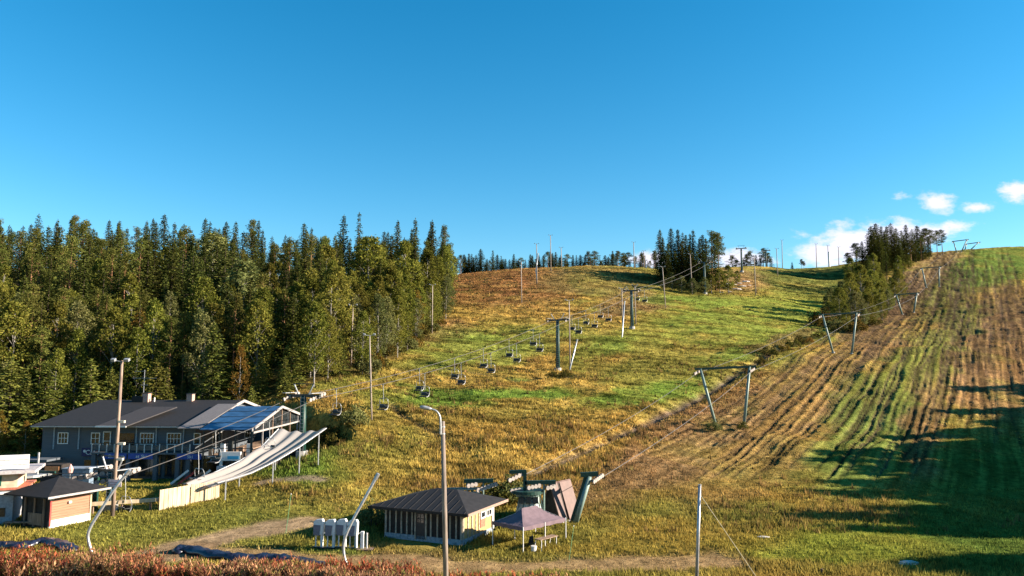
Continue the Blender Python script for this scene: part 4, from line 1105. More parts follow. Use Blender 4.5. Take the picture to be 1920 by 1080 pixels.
# ------------------------------------------------------------------ small board hut on the left with pyramid roof
def pyramid_roof(mb, x0, x1, y0, y1, ze, zt, rx0=None, rx1=None, th=.1):
    rx0 = (x0 + x1) / 2 - .01 if rx0 is None else rx0; rx1 = (x0 + x1) / 2 + .01 if rx1 is None else rx1
    ym = (y0 + y1) / 2
    c = [(x0, y0), (x1, y0), (x1, y1), (x0, y1)]
    vs = [(a, q, ze) for a, q in c] + [(rx0, ym, zt), (rx1, ym, zt)] + [(a, q, ze - th) for a, q in c]
    mb.add(vs, [(0, 1, 5, 4), (1, 2, 5), (2, 3, 4, 5), (3, 0, 4), (0, 6, 7, 1), (1, 7, 8, 2), (2, 8, 9, 3), (3, 9, 6, 0), (9, 8, 7, 6)])
    return mb
c0 = on_ground(90, 993); c1 = on_ground(168, 975)
ang = math.atan2(c1.y - c0.y, c1.x - c0.x) - math.pi / 2
hut = thing('lift_hut', (c0.x, c0.y, gz(c0.x, c0.y) - .05), 'small orange board hut with dark pyramid roof on white plinth', 'hut', rz=ang)
hl = (c1 - c0).length; hw = 3.3
b = MB(); b.box((-hw / 2, hl / 2, 1.25), (hw - .1, hl - .1, 2.5)); b.build('wall', wall_dark, hut)
b = MB(); b.box((.03, hl / 2, .28), (.14, hl, .75)); b.build('plinth', white, hut)
for k in range(9):
    b = MB(); b.box((.01, hl / 2, .75 + k * .205), (.07, hl - .2, .19), M=Matrix.Rotation(math.radians(5), 4, 'Y')); b.build('board', orange_board, hut)
for yy in (.06, hl - .06): b = MB(); b.box((.05, yy, 1.35), (.12, .13, 2.3)); b.build('corner_board', red if yy < 1 else pale_plank, hut)
for k in range(3): b = MB(); b.box((-.6 - k * 1.1, -.02, 1.25), (.12, .12, 2.5)); b.build('front_post', timber, hut)
b = MB(); b.box((-1.5, -.05, .7), (1.6, .1, .9)); b.build('front_panel', timber, hut)
b = MB(); pyramid_roof(b, -hw - .9, 1.0, -.9, hl + 1.0, 2.62, 3.75); hr = b.build('roof', roof_dark, hut)
b = MB(); b.bar((1.03, -.9, 2.58), (1.03, hl + 1.0, 2.58), .06, .16); b.build('eave_board', roof_edge, hr)
for yy in (.1, hl - .1, hl * .45): b = MB(); b.box((.12, yy, 2.3 - (.45 if yy == hl * .45 else 0)), (.2, .22, .16)); b.build('wall_lamp', white, hut)

# ------------------------------------------------------------------ white operator cabin at the left edge
cb = at(42, 985, 62.5)
cab = thing('operator_cabin', (cb.x, 62.0, gz(cb.x - 1, 62)), 'white two level lift operator cabin cut by the left picture edge', 'cabin', rz=math.radians(24))
def czy(y, Y=62.0): return at(0, y, Y).z - cab.location.z
b = MB(); b.box((-3.3, 2.2, czy(925) / 2 - .1), (5.6, 4.0, czy(925) + .2)); b.build('lower_wall', mat('pale_grey_wall', (.42, .42, .46), .8), cab)
b = MB(); b.box((-2.85, 2.2, (czy(925) + czy(917)) / 2), (6.0, 4.5, czy(917) - czy(925))); b.build('floor_band', white, cab)
b = MB(); b.box((-2.75, 2.2, czy(915.5)), (6.3, 4.8, .14)); b.build('ledge', redcoral, cab)
b = MB(); b.box((-3.0, 2.2, (czy(915) + czy(886)) / 2), (5.4, 4.0, czy(886) - czy(915))); b.build('upper_wall', offwhite, cab)
b = MB(); b.box((-2.2, .17, (czy(910) + czy(891)) / 2), (1.6, .06, czy(891) - czy(910))); b.build('window', greenwin, cab)
b = MB(); b.box((-2.2, 2.0, czy(884)), (6.4, 5.2, .22)); b.build('flat_roof', mat('roof_trim', (.5, .45, .45), .6), cab)
b = MB(); b.box((-2.6, .3, (czy(879) + czy(853)) / 2), (6.0, .18, czy(853) - czy(879))); sb = b.build('roof_sign', white, cab)
for zz in (862, 871): b = MB(); b.box((-2.6, .2, czy(zz)), (6.0, .03, .03)); b.build('sign_seam', steel, sb)
b = MB(); b.box((-1.4, .17, .95), (.8, .06, .7)); b.build('window', glass, cab)
# pedestal bench beside it
st = thing('bench', gp(40, 988), 'low wooden platform bench between white cabin and board hut', 'bench')
b = MB(); b.box((0, 0, .35), (2.6, .5, .08)); b.build('seat', timber, st)
for s in (-1, 1): b = MB(); b.box((s * 1.1, 0, .14), (.1, .45, .36)); b.build('leg', timber, st)
# planter block and blue-grey container by the lodge
p = at(136, 885, 80); bc = thing('storage_container', (p.x, 80.5, gz(p.x, 80.5)), 'blue grey storage box in front of the lodge left end', 'container')
b = MB(); b.box((0, 1.0, .95), (2.9, 1.8, 1.9)); b.build('body', mat('container_blue', (.16, .22, .30), .6), bc, bevel=.03)
b = MB(); b.box((0, 1.0, 1.95), (3.0, 1.9, .08)); b.build('lid', mat('container_lid', (.24, .3, .38), .6), bc)
b = MB(); b.box((0, .08, .95), (2.7, .04, .06)); b.build('seam', darksteel, bc)
p = at(88, 885, 81); bw = thing('open_shelter', (p.x, 81.5, gz(p.x, 81.5)), 'dark shelter with an orange wooden panel left of the storage box', 'shelter')
b = MB(); b.box((0, 1.0, 1.1), (2.2, 1.6, 2.3)); b.build('wall', wall_dark, bw)
b = MB(); b.box((.1, .16, 1.65), (1.5, .06, .85)); b.build('panel', mat('orange_panel', (.42, .2, .09), .7), bw)
p = at(133, 865, 79); um = thing('market_umbrella', (p.x, 79, gz(p.x, 79)), 'small folded pink parasol before the lodge left end', 'umbrella')
b = MB(); b.tube([(0, 0, 0), (0, 0, 2.6)], .03, 6); b.build('pole', steel, um)
b = MB(); b.tube([(0, 0, 1.7), (0, 0, 2.1), (0, 0, 2.6)], [.22, .3, .04], 8); b.build('canopy', mat('pink_cloth', (.55, .33, .30), .8), um)

# ------------------------------------------------------------------ fence panels
for (xa, ya, xb, yb, hh, lb) in [(298, 957, 355, 946, 1.75, 'nearer pale plank fence panel on the grass left of the net'), (357, 944, 411, 934, 1.65, 'farther pale plank fence panel touching the foot of the net')]:
    A, B_ = on_ground(xa, ya), on_ground(xb, yb)
    L = (B_ - A).length
    fp = thing('fence_panel', (A.x, A.y, gz(A.x, A.y)), lb, 'fence', 'plank fence panels', math.atan2(B_.y - A.y, B_.x - A.x))
    n = 14
    dz = (gz(B_.x, B_.y) - gz(A.x, A.y)) / L
    for k in range(n):
        b = MB(); x = L * (k + .5) / n; b.box((x, .02 * (k % 2), hh / 2 + dz * x), (L / n - .02, .03, hh)); b.build('plank', pale_plank, fp)
    for z in (.35, hh - .35): b = MB(); b.bar((0, .07, z), (L, .07, z + dz * L), .06, .12); b.build('rail', timber, fp)
    for x in (.1, L - .1): b = MB(); b.box((x, .14, hh / 2 - .1 + dz * x), (.1, .1, hh + .2)); b.build('post', timber, fp)

# ------------------------------------------------------------------ safety net ramp below the chairlift
Lp = [(345, 908, 70.5), (400, 887, 73), (450, 864, 75.5), (490, 838, 78), (522, 804, 81)]
Rp = [(408, 906, 70.0), (472, 887, 72.5), (522, 862, 75.0), (562, 838, 77.5), (612, 803, 80.5)]
def seg(P, t):
    t *= len(P) - 1; i = min(int(t), len(P) - 2); q = t - i
    return at(*[a + (c - a) * q for a, c in zip(P[i], P[i + 1])])
mid = (seg(Lp, .4) + seg(Rp, .4)) / 2
nz_ = thing('safety_net', (mid.x, mid.y, gz(mid.x, mid.y)), 'long white safety net sloping down from the first chairlift tower', 'safety net')
b = MB(); NU, NV = 40, 36; vs = []
for i in range(NU + 1):
    a_, c_ = seg(Lp, i / NU), seg(Rp, i / NU)
    for j in range(NV + 1):
        t = j / NV
        q = a_.lerp(c_, t); q.z += -.35 * math.sin(math.pi * t) + .17 * math.sin(t * 7 * math.pi + .8 * math.sin(i * .3)) * (1 - .4 * (i / NU))
        vs.append(q - nz_.location)
fs = [(i * (NV + 1) + j, i * (NV + 1) + j + 1, (i + 1) * (NV + 1) + j + 1, (i + 1) * (NV + 1) + j) for i in range(NU) for j in range(NV)]
b.add(vs, fs); b.build('net_sheet', net_white, nz_, True)
for P in (Lp, Rp):
    b = MB(); b.tube([seg(P, i / 12) - nz_.location for i in range(13)], .06, 6); b.build('edge_rope', steel, nz_)
for P, t in ((Rp, .06), (Rp, .45), (Rp, .93), (Lp, .97), (Rp, .75), (Lp, .5)):
    q = seg(P, t); b = MB(); b.tube([Vector((q.x, q.y, gz(q.x, q.y) - .2)) - nz_.location, q - nz_.location + Vector((0, 0, .05))], .07, 6); b.build('post', steel, nz_)

# ------------------------------------------------------------------ dark hut in the middle
HA = math.radians(-24)
hc = on_ground(866, 1025)
hz0 = gz(-6, 57) - .02
HF, HD = 6.5, 5.0
hd = Vector((math.cos(HA), math.sin(HA), 0))
o_ = Vector((hc.x, hc.y, 0)) - hd * HF
mh = thing('ski_hut', (o_.x, o_.y, hz0), 'dark brown hut with hipped black roof and pale battens in the meadow', 'hut', rz=HA)
cream_wall = mat('ochre_wall', (.42, .30, .13), .8, var=.1)
batten_m = mat('pale_batten', (.42, .35, .27), .8, var=.2, scale=5)
b = MB(); b.box((HF / 2, HD / 2, 1.15), (HF, HD, 2.5)); b.build('wall', wall_dark, mh)
b = MB(); b.box((HF / 2, -.03, .16), (HF + .06, .12, .5)); b.build('plinth', mat('plinth_grey', (.32, .36, .40), .85, var=.2), mh)
b = MB(); b.box((HF + .03, HD / 2, .16), (.12, HD + .1, .5)); b.build('plinth', MATS['plinth_grey'], mh)
b = MB(); b.box((HF + .03, HD / 2, 1.4), (.06, HD - .06, 1.98)); b.build('side_wall', cream_wall, mh)
xs = [.05, .42, .95, 1.42, 1.9, 2.35, 3.95, 4.5, 5.05, 5.55, 6.05, HF - .03]
for i, x in enumerate(xs): b = MB(); b.box((x, -.04, 1.38), (.11 if i not in (0, 11) else .16, .08, 1.98)); b.build('batten', batten_m, mh)
b = MB(); b.box((3.1, -.05, 1.15), (.8, .08, 1.95)); dr_ = b.build('door', mat('door_brown', (.06, .045, .04), .6), mh)
for i in range(2):
    for j in range(2): b = MB(); b.box((2.95 + .3 * i, -.1, 1.5 + .33 * j), (.25, .03, .28)); b.build('door_pane', glass, dr_)
for x in (2.65, 3.56): b = MB(); b.box((x, -.07, 1.2), (.11, .12, 2.1)); b.build('door_frame', batten_m, mh)
b = MB(); b.box((3.1, -.07, 2.22), (.8, .11, .1)); b.build('door_frame', batten_m, mh)
for y in (.05, .75, 1.4, 2.0, 2.6): b = MB(); b.box((HF + .08, y, 1.4), (.08, .14, 1.98)); b.build('batten', batten_m, mh)
window(mh, HF + .04, 3.15, 1.85, .62, .78, 1, 2, nrm=1, axis='y', off=.05)
window(mh, HF + .04, 4.2, 1.85, .8, .8, 2, 2, nrm=1, axis='y', off=.05)
b = MB(); b.box((HF + .11, 3.15, 1.05), (.06, .8, .62)); b.build('shutter', redcoral, mh)
b = MB(); b.box((HF + .1, HD - .08, 1.35), (.1, .3, 2.1)); b.build('corner_board', white, mh)
b = MB(); pyramid_roof(b, -.95, HF + .95, -.95, HD + .95, 2.42, 3.5, rx0=HD / 2 + .55, rx1=HF - HD / 2 + .75, th=.14); mr_ = b.build('roof', roof_dark, mh)
b = MB(); b.bar((HF + .98, -.95, 2.35), (HF + .98, HD + .95, 2.35), .05, .2); b.build('eave_board', mat('eave_tan', (.34, .22, .17), .7), mr_)
b = MB(); b.bar((-.95, -.98, 2.35), (HF + .95, -.98, 2.35), .05, .2); b.build('eave_board', wall_dark, mr_)
for k in range(13):
    t = (k + .5) / 13; xe = -.95 + (HF + 1.9) * t
    ytop = min(1.0, (xe + .95) / (HD / 2 + 1.5), (HF + .95 - xe) / (HD / 2 + .3))
    b = MB(); b.bar((xe, -.93, 2.44), (xe, -.93 + (HD / 2 + .93) * ytop * .93, 2.44 + 1.08 * ytop * .93), .035, .03); b.build('roof_rib', roof_dark, mr_)

# ------------------------------------------------------------------ pop-up tent
B0 = on_ground(981, 1040)
ta = math.atan2(.72, .69)
tz0 = gz(B0.x + .8, B0.y + 2)
tent = thing('canopy_tent', (B0.x, B0.y, tz0), 'mauve pop-up canopy tent on white legs beside the dark hut', 'tent', rz=ta - math.pi / 2)
TWd, TL = 3.0, 4.6         # local x towards the left corner is negative
def tg(x, y):
    w = Matrix.Rotation(ta - math.pi / 2, 3, 'Z') @ Vector((x, y, 0)); return gz(B0.x + w.x, B0.y + w.y) - tz0
for (x, y) in [(0, 0), (-TWd, 0), (0, TL), (-TWd, TL), (0, TL / 2), (-TWd, TL / 2)]:
    g0 = tg(x, y); b = MB(); b.tube([(x, y, g0 - .05), (x, y, 1.7)], .035, 6); lg = b.build('leg', white, tent)
    b = MB(); b.box((x, y, g0 + .03), (.14, .14, .06)); b.build('foot', rubber, lg)
b = MB(); nx, ny = 14, 22; vs = []
for i in range(nx + 1):
    for j in range(ny + 1):
        x, y = i / nx, j / ny
        e = min(min(x, 1 - x) * TWd / 1.5, min(y, 1 - y) * TL / 1.5, 1)
        z = 1.65 + .95 * (.55 * e + .45 * e ** 2.2)
        vs.append((-TWd * x, TL * y, z + .015 * math.sin(x * 21 + y * 13)))
b.add(vs, [(i * (ny + 1) + j, i * (ny + 1) + j + 1, (i + 1) * (ny + 1) + j + 1, (i + 1) * (ny + 1) + j) for i in range(nx) for j in range(ny)])
tcn_ = b.build('canopy', tent_cloth, tent, False)
b = MB()
def val(p, q):
    n = 16; vs = []
    for i in range(n + 1):
        t = i / n; a_ = Vector(p).lerp(Vector(q), t); s = .02 * math.sin(i * 2.3)
        vs += [(a_.x + s, a_.y + s, 1.68), (a_.x + s * 2, a_.y + s * 2, 1.42 + .03 * math.sin(i * 1.7))]
    b.add(vs, [(2 * i, 2 * i + 1, 2 * i + 3, 2 * i + 2) for i in range(n)])
for p, q in (((.02, 0, 0), (.02, TL, 0)), ((-TWd - .02, 0, 0), (-TWd - .02, TL, 0)), ((0, -.02, 0), (-TWd, -.02, 0)), ((0, TL + .02, 0), (-TWd, TL + .02, 0))):
    b = MB(); val(p, q); b.build('valance', tent_cloth, tcn_, True)
b = MB(); b.bar((-TWd, 0, 1.6), (-TWd / 2, 1.5, 2.42), .03); b.bar((0, TL, 1.6), (-TWd / 2, TL - 1.5, 2.42), .03); b.bar((-TWd / 2, 1.5, 2.42), (-TWd / 2, TL - 1.5, 2.42), .03); b.build('truss', steel, tent)
b = MB(); b.box((-TWd + .3, TL * .45, 1.38), (.03, 1.5, .42)); b.build('lit_valance', tent_lit, tent)  # sunlit inside of the far valance, its brightness painted as cream
tb = gp(1012, 1032); tt = thing('folding_table', (tb.x + .5, tb.y + .3, tb.z), 'folding table with splayed legs standing under the tent', 'table', rz=ta - math.pi / 2)
b = MB(); b.box((-.2, .2, .75), (.6, 1.9, .05)); b.build('tabletop', timber, tt)
for (x, y, s) in [(-.45, -.6, -1), (.05, -.6, 1), (-.45, 1.0, -1), (.05, 1.0, 1)]:
    b = MB(); b.tube([(x, y, .74), (x + s * .1, y - .12, -.05)], .025, 6); b.build('leg', white, tt)
q = gp(1001, 1034); bk = thing('bucket', q, 'white bucket on the grass under the tent', 'bucket')
b = MB(); b.tube([(0, 0, -.02), (0, 0, .34)], [.17, .21], 12); b.build('pail', white, bk); b = MB(); b.tube([(0, 0, .34), (0, 0, .37)], .225, 12); b.build('rim', white, bk)
q = gp(996, 1025); bg_ = thing('bag', q, 'dark bag standing behind the white bucket under tent', 'bag')
b = MB(); b.prism([(-.2, -.12, 0), (.2, -.12, 0), (.16, -.1, .75), (-.14, -.1, .7)], (0, .25, 0)); b.build('body', rubber, bg_, bevel=.04)
b = MB(); b.tube([(-.1, 0, .7), (-.05, 0, .85), (.08, 0, .85), (.12, 0, .72)], .015, 5); b.build('handle', rubber, bg_)

# ------------------------------------------------------------------ ski gates: four white hooded gates and a post
for i, (x, y, lb) in enumerate([(597, 1027, 'leftmost white hooded ski gate of the row of four'), (619, 1029, 'second white hooded ski gate from the left'), (640, 1030, 'third white hooded ski gate from the left'), (661, 1032, 'rightmost white hooded ski gate behind the snow lance')]):
    p = gp(x, y)
    gt = thing('ski_gate', p, lb, 'gate', 'white ski gates in a row', math.radians(-14))
    # local x runs across the gate, local -y towards the viewer, away from the sun
    b = MB(); b.prism([(-.36, -.13, .88), (.36, -.13, .95), (.40, -.13, 1.85), (.30, -.13, 2.05), (-.2, -.13, 1.98), (-.38, -.13, 1.8)], (0, .26, 0)); b.build('hood', white, gt, bevel=.04)
    b = MB(); b.prism([(-.34, -.15, .9), (.12, -.15, .9), (.2, -.15, 1.62), (-.36, -.15, 1.62)], (0, -.012, 0)); b.build('front_panel', mat('gate_panel_shade', (.22, .21, .25), .6), gt)  # dark bluish plate: shade of the gate front put into its colour
    b = MB(); b.box((.26, 0, .45), (.16, .2, 1.0)); b.build('column', white, gt, bevel=.02)
    b = MB(); b.tube([(-.22, 0, -.05), (-.22, 0, .95)], .045, 8); b.build('leg', white, gt)
    b = MB(); b.box((0, 0, .04), (.9, .3, .12)); b.build('base', darksteel, gt)
    b = MB(); b.tube([(.3, .1, 1.0), (.3, .75, 1.02)], .025, 6); b.build('turnstile_arm', steel, gt)
p = gp(681, 1035); po = thing('ticket_post', p, 'short white twin ticket post on a wooden pallet', 'post')
b = MB(); b.box((-.08, 0, .66), (.24, .2, 1.25)); b.build('post', white, po, bevel=.03)
b = MB(); b.box((.24, 0, .6), (.1, .1, 1.15)); b.build('side_post', white, po)
for k in range(4): b = MB(); b.box((.15, -.3 + .2 * k, .1), (1.1, .15, .05)); b.build('pallet_board', timber, po)
b = MB(); b.box((.15, 0, .02), (1.0, .7, .1)); b.build('pallet_base', timber, po)

# ------------------------------------------------------------------ snow lances
def lance(pxs, Y, r, lb, name='snow_lance', nozzle=True):
    pts = [at(x, y, Y) for x, y in pxs]
    base = pts[0].copy(); g0 = gz(base.x, Y)
    t = thing(name, (base.x, Y, g0), lb, 'snow lance', 'snow making lances')
    lp = [p - t.location for p in pts]
    if lp[0].z > -.1: lp = [Vector((lp[0].x, 0, -.15))] + lp
    b = MB(); b.tube(lp, r, 8); b.build('pipe', mat('lance_metal', (.52, .54, .56), .35, metal=.5), t, True)
    if nozzle:
        d = (lp[-1] - lp[-2]).normalized()
        b = MB(); b.tube([lp[-1] - d * .15, lp[-1] + d * .22], r * 1.35, 8); b.build('nozzle_head', steel, t)
    return t
def curve(P, n=8):
    o = []
    for i in range(len(P) - 1):
        p0 = P[max(i - 1, 0)]; p1 = P[i]; p2 = P[i + 1]; p3 = P[min(i + 2, len(P) - 1)]
        for k in range(n):
            t = k / n
            o.append(tuple(.5 * ((2 * b_) + (-a_ + c_) * t + (2 * a_ - 5 * b_ + 4 * c_ - d_) * t * t + (-a_ + 3 * b_ - 3 * c_ + d_) * t ** 3) for a_, b_, c_, d_ in zip(p0, p1, p2, p3)))
    return o + [P[-1]]
lance(curve([(182, 1050), (172, 1035), (165, 1008), (170, 988), (188, 958), (216, 915), (239, 886)]), 47.0, .09, 'bent grey snow lance rising in front of the small board hut')
lance(curve([(672, 1082), (655, 1068), (645, 1040), (646, 1012), (660, 978), (682, 938), (706, 894)]), 46.0, .085, 'bent grey snow lance rising beside the white ski gates')
lance([(1068, 704), (1069, 690), (1082, 638)], 146, .14, 'white snow lance beside the middle chairlift tower')
lance([(1168, 648), (1166, 636), (1171, 566)], 178, .15, 'white snow lance left of the upper chairlift tower')
lance([(1006, 520), (1005, 508), (1009, 476)], 262, .16, 'white snow lance against light pole on the left crest')

# ------------------------------------------------------------------ poles
def light_pole(x, ytop, xb, yb, lb, r=.11, Y=None, m=None, heads=((-.7, .25), (.7, .25)), taper=.7, group='floodlight poles on the slopes'):
    if Y is None:
        p = on_ground(xb, yb); Y = p.y
    X = at(xb, yb, Y).x; g0 = gz(X, Y)
    top = at(x, ytop, Y)
    t = thing('light_pole', (X, Y, g0), lb, 'light pole', group)
    tp = top - t.location
    b = MB(); b.tube([(0, 0, -.5), tp * .5, tp], [r, r * (1 + taper) / 2, r * taper], 9); b.build('pole', m or polewood, t, True)
    for k, (dx, s) in enumerate(heads):
        b = MB(); b.bar(tp + Vector((0, 0, -.1)), tp + Vector((dx * .8, -.2, .0)), .06); am = b.build('bracket', steel, t)
        b = MB(); b.box(tp + Vector((dx, -.3, .05)), (.55 * s * 2, .35, .22), M=Matrix.Rotation(math.radians(20), 4, 'X')); b.build('lamp_head', lamp_grey, am)
    return t
pole_grey = mat('pole_grey', (.38, .31, .26), .85, var=.2, stretch=(1, 1, .1), scale=8)
for (x, yt, xb, yb, Y, lb) in [
 (662, 572, 658, 686, None, 'tall light pole against the dark forest edge'), (693, 628, 697, 791, None, 'light pole standing right of the lodge bushes'), (811, 534, 810, 627, None, 'light pole at the right corner of the left forest'),
 (977, 490, 978, 566, None, 'light pole on the rusty upper left slope'), (1006, 457, 1007, 521, 262, 'light pole with a snow lance on the left crest'), (1032, 441, 1033, 502, 290, 'tallest light pole on the crest left of the clump'),
 (1052, 464, 1053, 500, 300, 'short light pole right of the tallest crest pole'), (1067, 563, 1069, 700, 147, 'light pole right beside the middle chairlift tower'), (1188, 454, 1189, 498, 315, 'light pole on the crest left of the cloud'),
 (1207, 470, 1208, 498, 335, 'small far light pole in front of the small cloud'), (1235, 444, 1237, 500, 305, 'light pole at the left edge of the middle clump'), (1242, 500, 1248, 578, None, 'light pole below the left side of middle clump'),
 (1294, 476, 1298, 553, None, 'light pole before the middle clump'), (1414, 482, 1417, 553, None, 'light pole on the rocky bank right of middle clump'), (1456, 466, 1458, 518, None, 'light pole at the upper chairlift tower'),
 (1466, 450, 1467, 502, 420, 'light pole with wide lamp head right of upper chairlift tower'), (1530, 457, 1531, 499, 428, 'leftmost of three far poles against the big cloud'), (1552, 460, 1554, 499, 428, 'middle of three far poles against the big cloud'), (1572, 463, 1573, 499, 432, 'rightmost of three far poles against the big cloud'),
 (1626, 443, 1628, 500, 390, 'light pole sticking out left of right skyline wood'), (1166, 541, 1168, 640, 182, 'light pole left of the upper chairlift tower with lance'), (1190, 535, 1192, 605, 196, 'light pole directly behind the upper chairlift tower')]:
    if Y is None: Y = on_ground(xb, yb).y
    light_pole(x, yt, xb, yb, lb, r=.09 + .00035 * Y, Y=Y, m=pole_grey)
# white tank column of the middle far pole
q = at(1553, 488, 427); mast = thing('white_mast', (q.x, 426, gz(q.x, 426)), 'thick white snow gun tower on crest below the middle far pole', 'tower')
b = MB(); b.tube([(0, 0, -.5), (0, 0, 8.2)], .55, 10); b.build('column', white, mast); b = MB(); b.tube([(0, 0, 8.2), (0, 0, 8.6)], [.6, .3], 10); b.build('cap', steel, mast)

# big wooden floodlight pole at the left
p = on_ground(211, 968); Yp = p.y
lp_ = light_pole(229, 676, 211, 968, 'big wooden floodlight pole in front of the ski lodge', r=.17, Y=Yp, heads=((.55, .38), (-.6, .3)), group=None)
tp = at(229, 676, Yp) - lp_.location
for (yy, dx) in [(792, .45), (833, .55), (862, .5)]:
    f = (968 - yy) / (968 - 676); c_ = tp * f
    b = MB(); b.bar(c_, c_ + Vector((dx * .6, -.2, 0)), .06); bk_ = b.build('bracket', steel, lp_); b = MB(); b.box(c_ + Vector((dx, -.3, .02)), (.5, .3, .2)); b.build('lamp_head', mat('lamp_pale', (.6, .55, .45), .4), bk_)
c_ = tp * ((968 - 906) / 292); b = MB(); b.box(c_ + Vector((.15, -.25, 0)), (1.1, .05, .6)); sgn = b.build('sign_board', mat('pinkish_board', (.6, .5, .52), .6), lp_)
for k in range(2): b = MB(); b.box(c_ + Vector((.15, -.285, .1 - .2 * k)), (.85, .02, .07)); b.build('print_line', mat('faint_print', (.35, .27, .3), .7), sgn)

# street lamp in the foreground
Yl = 36.5
X = at(838, 1085, Yl).x; g0 = gz(X, Yl)
sl = thing('street_lamp', (X, Yl, g0), 'wooden street lamp with curved arm in the centre foreground', 'street lamp')
tp = at(830, 790, Yl) - sl.location
b = MB(); b.tube([(0, 0, -.5), tp * .5, tp], [.13, .118, .10], 12); b.build('pole', mat('grey_pole_wood', (.27, .215, .18), .85, var=.25, stretch=(1, 1, .1), scale=10), sl, True)
w = [at(x, y, Yl) - sl.location for x, y in [(826.5, 815), (826.5, 795), (825, 780), (818, 770), (806, 766)]]
b = MB(); b.tube(curve([tuple(q - Vector((0, .16, 0))) for q in w], 5), .05, 8); b.build('arm', steel, sl, True)
h0, h1 = at(810, 766.5, Yl) - sl.location, at(788, 762.5, Yl) - sl.location
b = MB(); b.tube([h0 + (h1 - h0) * t + Vector((0, -.16, 0)) for t in (0, .25, .6, .9, 1)], [.05, .085, .10, .08, .03], 8); b.build('lamp_head', lamp_grey, sl, True)
for y in (800, 813): q = at(829.5, y, Yl) - sl.location; b = MB(); b.tube([q + Vector((0, 0, -.03)), q + Vector((0, 0, .03))], .135, 10); b.build('clamp', steel, sl)
# white metal pole and guy wire on the right
Yg = 44.0
q = at(1304, 1078, Yg); g0 = gz(q.x, Yg)
gp_ = thing('metal_pole', (q.x, Yg, g0), 'bare pale metal pole with a guy wire in right foreground', 'pole')
tp = at(1312, 910, Yg) - gp_.location
b = MB(); b.tube([(0, 0, -.5), tp], [.10, .085], 10); b.build('pole', mat('pole_metal', (.46, .46, .48), .4, metal=.5), gp_, True)
b = MB(); b.tube([tp, tp + Vector((0, 0, .05))], .1, 10); b.build('cap', steel, gp_)
e = at(1437, 1082, 43.0) - gp_.location; e.z = gz(e.x + q.x, 43.0) - g0
b = MB(); b.tube([tp * .92, e], .022, 6); b.build('guy_wire', mat('guy_rope', (.55, .46, .28), .7), gp_)
# green marker lines
for (xa, ya, xb, yb, lb) in [(546, 925, 535, 1003, 'thin green marker pole on the grass left of ski gates'), (1076, 985, 1066, 1052, 'thin green marker line right of the tent')]:
    p = on_ground(xb, yb); t = thing('marker_pole', (p.x, p.y, gz(p.x, p.y)), lb, 'marker pole')
    b = MB(); b.tube([(0, 0, -.2), at(xa, ya, p.y) - t.location], .022, 6); b.build('rod', mat('marker_green', (.13, .3, .14), .6), t)
    b = MB(); tpp = at(xa, ya, p.y) - t.location; b.tube([tpp * .97, tpp], .03, 6); b.build('cap', white, t)
# small stones and a stump
RK = [(1352, 548), (1360, 541), (1368, 546), (1374, 536), (1380, 543), (1386, 533), (1392, 540), (1366, 534), (1398, 530), (1404, 537)]
for (x, y, s, lb) in [(x_, y_, 1.1 + .5 * (i_ % 3), 'pale pink rock on the bank right of middle clump, number %s from left' % w_) for i_, ((x_, y_), w_) in enumerate(zip(sorted(RK), ORD))] + [(1703, 1057, .75, 'flat white stone on the sunlit grass at lower right'), (1431, 1010, .5, 'small pale stone below the long shadow')]:
    p = gp(x, y); t = thing('stone', p, lb, 'stone')
    rg = np.random.default_rng(int(x)); b = MB(); vs = []; n = 9
    for k in range(3):
        for j in range(n):
            rr_ = (1.0, .9, .45)[k] * s * rg.uniform(.8, 1.1); a_ = 6.283 * j / n; vs.append((rr_ * math.cos(a_), rr_ * .5 * math.sin(a_), (-.05, .09, .15)[k] * s * 1.3))
    b.add(vs, [(k * n + j, k * n + (j + 1) % n, (k + 1) * n + (j + 1) % n, (k + 1) * n + j) for k in range(2) for j in range(n)] + [tuple(2 * n + j for j in range(n))]); b.build('boulder', stone_m, t)
p = gp(1541, 1077); t = thing('stump', p, 'dark little post stump at the bottom right edge', 'stump'); b = MB(); b.tube([(0, 0, -.1), (.02, 0, .25), (.02, 0, .3)], [.12, .1, .08], 8); b.build('post', mat('stump_wood', (.1, .06, .05), .9), t)
# rolled tarpaulins
for (P, lb) in [([(-60, 1023), (0, 1022), (40, 1024), (80, 1016), (110, 1022), (142, 1034)], 'dark tarpaulin bundle on the grass behind weeds at far left'), ([(322, 1034), (355, 1031), (395, 1041), (450, 1047), (505, 1047), (545, 1052), (590, 1062), (640, 1070)], 'long rolled dark blue tarpaulin along the dirt track')]:
    pts = []
    for (x, y) in curve(P, 7): q = gp(x, y + 4); pts.append(q)
    t = thing('tarpaulin_roll', pts[len(pts) // 2], lb, 'tarpaulin')
    rg = random.Random(3); n = 10; b = MB(); vs = []
    for i, q in enumerate(pts):
        d = (pts[min(i + 1, len(pts) - 1)] - pts[max(i - 1, 0)]).normalized(); sd = Vector((-d.y, d.x, 0)).normalized()
        f = min(1, i / 3 + .25, (len(pts) - 1 - i) / 3 + .25)
        for k in range(n):
            a_ = 6.283 * k / n; r_ = .30 * f * (1 + .35 * math.sin(i * 1.1 + k * 1.9) * rg.uniform(.4, 1))
            vs.append(q + sd * (math.cos(a_) * r_ * 1.7) + Vector((0, 0, .12 + math.sin(a_) * r_)) - t.location)
    b.add(vs, [(i * n + k, i * n + (k + 1) % n, (i + 1) * n + (k + 1) % n, (i + 1) * n + k) for i in range(len(pts) - 1) for k in range(n)] + [tuple(range(n)), tuple((len(pts) - 1) * n + k for k in range(n))])
    b.build('folded_sheet', tarp, t, True)

